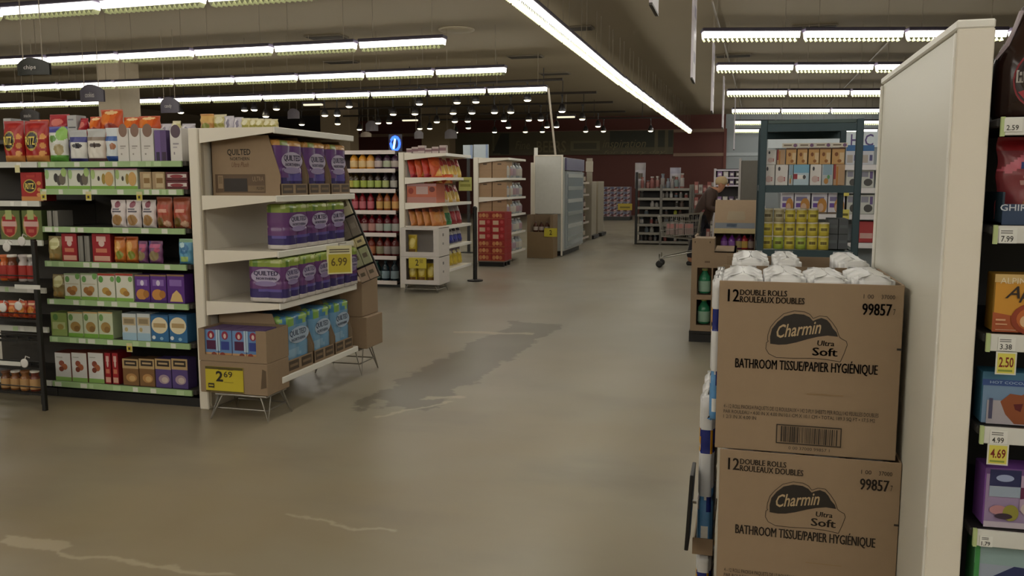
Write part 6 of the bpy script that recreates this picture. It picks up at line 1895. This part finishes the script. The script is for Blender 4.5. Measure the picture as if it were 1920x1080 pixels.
# syrup bottle on the top shelf
bx_, bz_ = atY(1926, 221, SY + .07)[0], nz[0]
rS = atY(1926, 150, SY + .07)[0] - atY(1860, 150, SY + .07)[0]
tS = thing('syrup_bottle', 'big dark brown syrup bottle with red ringed label on the top shelf', 'bottle', (bx_, SY + .09, bz_ + .001))
hB = atY(1926, 84, SY + .07)[1] - bz_
SY_M = mat('2b1a15', .18)
MB().lathe([(rS * .9, 0), (rS, .01), (rS * 1.0, hB * .72), (rS * .92, hB * .86), (rS * .74, hB * 1.02), (rS * .52, hB * 1.18), (rS * .36, hB * 1.32), (rS * .3, hB * 1.4)], SY_M, 28, sy=.8).build('bottle_body', tS, True)
MB().lathe([(rS * .3, hB * 1.33), (rS * .3, hB * 1.5), (rS * .24, hB * 1.52), (rS * .1, hB * 1.54), (rS * .08, hB * 1.68)], mat('4a3a38', .35), 20, sy=.8).build('flip_cap', tS, True)
m = MB()
for dx in (.3, .42): m.tube([(-rS * (.98 - .0), -rS * .2, hB * .82), (-rS * (.9 - dx * .5), -rS * .3, hB * 1.0), (-rS * (.62 - dx * .3), -rS * .2, hB * 1.2), (-rS * (.5 - dx * .5), -rS * .16, hB * 1.45)], .003, mat('a79aa0', .25), 6)
m.build('shoulder_highlights', tS)  # pale tubes stand in for highlights along the bottle shoulder
lab = printed([('e', .5, .5, .5, .5, '8a1f28'), ('e', .5, .5, .46, .46, '2a1a1a'), ('p', [(.12, .28), (.3, .12), (.5, .06), (.7, .12), (.88, .28), (.7, .34), (.4, .34)], '9c2630'), ('r', .06, .45, .94, .68, 'b9b2ac'), ('t', "HERSHEY'S", .1, .47, .9, .66, '2a1a1a', dict(bold=.03)), ('t', 'SYRUP', .3, .36, .7, .44, 'd0c4bc', dict(bold=.02)), ('e', .35, .78, .14, .05, '6a5a58')], rS * 1.15, rS * 1.67, 0)
lab.v = [(a[0], -math.sqrt(max(1e-6, 1 - (a[0] / (rS * 1.02)) ** 2)) * rS * .82 + a[1] * 1.5, a[2] + hB * .15) for a in lab.v]
lab.build('round_label', tS)
# red baking pouch in a navy tray on the second shelf
x0 = atY(1876, 380, SY + .03)[0]
A['rpouch'] = ('7a2f35', [('r', 0, .84, 1, 1, '8f1f26'), ('p', [(0, .6), (.12, .55), (.45, .82), (.4, .9)], 'b85a68'), ('r', .24, .62, .8, .7, '23346a'), ('r', .3, .635, .7, .68, 'a9b8d0'), ('r', .28, .5, .7, .54, 'c09a96'), ('r', .24, .43, .6, .46, 'b08a84'), ('e', .62, .2, .34, .16, '8a5a30')], '6a2830')
item('baking_pouch', 'pouch', 'rpouch', .17, .06, atY(1890, 255, SY + .03)[1] - nz[1] - .012, (x0 + .082, SY + .04, nz[1] + .012), 'dark red baking pouch standing in the navy tray', 'snack')
zt = atY(1890, 381, SY)[1]
t2 = thing('display_tray', 'navy display tray with white capitals on the second shelf', 'tray', (x0, SY + .012, nz[1] + .002))
NV = mat('2b3f5c', .6)
MB().box(0, 0, 0, .36, .004, zt - nz[1] - .004, NV).build('tray_front', t2)
MB().box(0, .004, 0, .004, .2, zt - nz[1] + .02, mat('1d3242', .6)).build('tray_side', t2)
MB().box(0, .004, 0, .36, .2, .004, NV).build('tray_bottom', t2)
xg = atY(1878, 400, SY)[0]
MB().text('GHIRARDELLI', xg - x0, .028, xg - x0 + .125, .041, -.0008, mat('c3cad2', .5), bold=.01).build('tray_lettering', t2)
# cider carton
x0 = atY(1860, 570, SY + .02)[0]
A['cider'] = ('c98f2c', [('p', [(0, 0), (1, 0), (1, .3), (.5, .22), (0, .34)], 'a8542a'), ('r', 0, .86, 1, 1, 'c8a86a'), ('t', 'ALPINE', .06, .84, .4, .94, 'e0d3b4'), ('t', 'SPICED CIDER', .44, .84, .94, .92, 'e0d3b4'), ('t', 'Apple', .12, .52, .7, .8, '2a1a10', dict(shear=.35, bold=.01)), ('e', .5, .24, .3, .3, '8f3a1c'), ('e', .5, .24, .24, .23, 'b8622a'), ('e', .36, .2, .06, .1, 'd9b48a'), ('r', .03, .2, .14, .23, 'd8a880'), ('r', .03, .13, .16, .15, 'd8a880'), ('r', .03, .04, .26, .05, 'd8b090')], '8f6a1c')
item('cider_box', 'carton', 'cider', .165, .06, atY(1880, 514, SY + .02)[1] - nz[2] - .002, (x0 + .085, SY + .02, nz[2] + .002), 'golden apple cider box with brown mug on the third shelf', 'box')
# blue cocoa box
x0 = atY(1838, 740, SY + .02)[0]
A['cocoab'] = ('6f8aa8', [('r', 0, .86, 1, 1, '3f6f8c'), ('r', 0, .74, 1, .86, '35508a'), ('t', 'HOT COCOA MIX', .08, .78, .6, .83, 'a9c0d8'), ('r', .06, .0, .9, .46, 'a8a2a8'), ('p', [(.2, .44), (.3, .6), (.42, .58), (.5, .66), (.58, .3), (.56, .02), (.36, .02), (.26, .2)], '8a4a26'), ('p', [(.34, .4), (.44, .42), (.42, .26), (.36, .3)], '5a1418'), ('r', .08, .1, .12, .5, '4a4a64'), ('r', .64, .12, .68, .5, '4a4a64'), ('r', .76, .05, .8, .4, '4a4a64')], '2f5f78')
item('cocoa_box', 'carton', 'cocoab', .175, .06, atY(1880, 698, SY + .02)[1] - nz[3] - .002, (x0 + .09, SY + .02, nz[3] + .002), 'blue cocoa box with brown animal picture on the fourth shelf', 'box')
# violet cocoa box
x0 = atY(1842, 920, SY + .02)[0]
A['cocoav'] = ('9a86a8', [('r', 0, .9, 1, 1, '6a4a80'), ('r', .05, .7, .4, .98, '262a55'), ('e', .22, .84, .1, .06, '9aa6c8'), ('r', .05, .52, .4, .7, '98a6b8'), ('r', .4, .3, 1, .9, 'b09ab4'), ('p', [(.4, .5), (.6, .56), (.6, .72), (.4, .7)], '5f1f44'), ('e', .75, .34, .34, .2, 'c4b4b0'), ('e', .75, .3, .24, .12, '5a2f28'), ('e', .16, .3, .1, .08, 'b8848a'), ('e', .3, .26, .09, .14, '8f8a3a'), ('r', 0, 0, 1, .1, 'c0b4c0'), ('e', .22, .2, .1, .05, '3a2a3a')], '7a4a9a')
t3 = item('cocoa_box', 'carton', 'cocoav', .17, .07, atY(1880, 878, SY + .02)[1] - nz[4] - .002, (x0 + .088, SY + .022, nz[4] + .002), 'violet cocoa box with navy badge on the fifth shelf', 'box', .06)
# blue and green cocoa box on the sixth shelf
x0 = atY(1822, 1050, SY + .02)[0]
ztop = atY(1880, 1022, SY + .02)[1]
A['swiss'] = ('9aa4b4', [('r', 0, .86, 1, 1, '8fa8a8'), ('p', [(.08, .5), (.14, .76), (.4, .86), (.95, .84), (.95, .5)], '26305a'), ('t', 'SWISS MISS', .13, .6, .92, .76, 'dcdce0', dict(bold=.03)), ('e', .5, .2, .4, .22, '8a5a40'), ('r', 0, 0, .05, 1, '3f8a4a')], '3f7a4a')
item('cocoa_box', 'carton', 'swiss', .19, .07, ztop - nz[5] - .002, (x0 + .1, SY + .02, nz[5] + .002), 'pale blue cocoa box with white capitals on the sixth shelf', 'box')
item('cocoa_box', 'carton', 'cocoav', .19, .07, .16, (x0 + .1, SY + .02, nz[6] + .002), 'violet cocoa box on the lowest shelf below the frame', 'box')
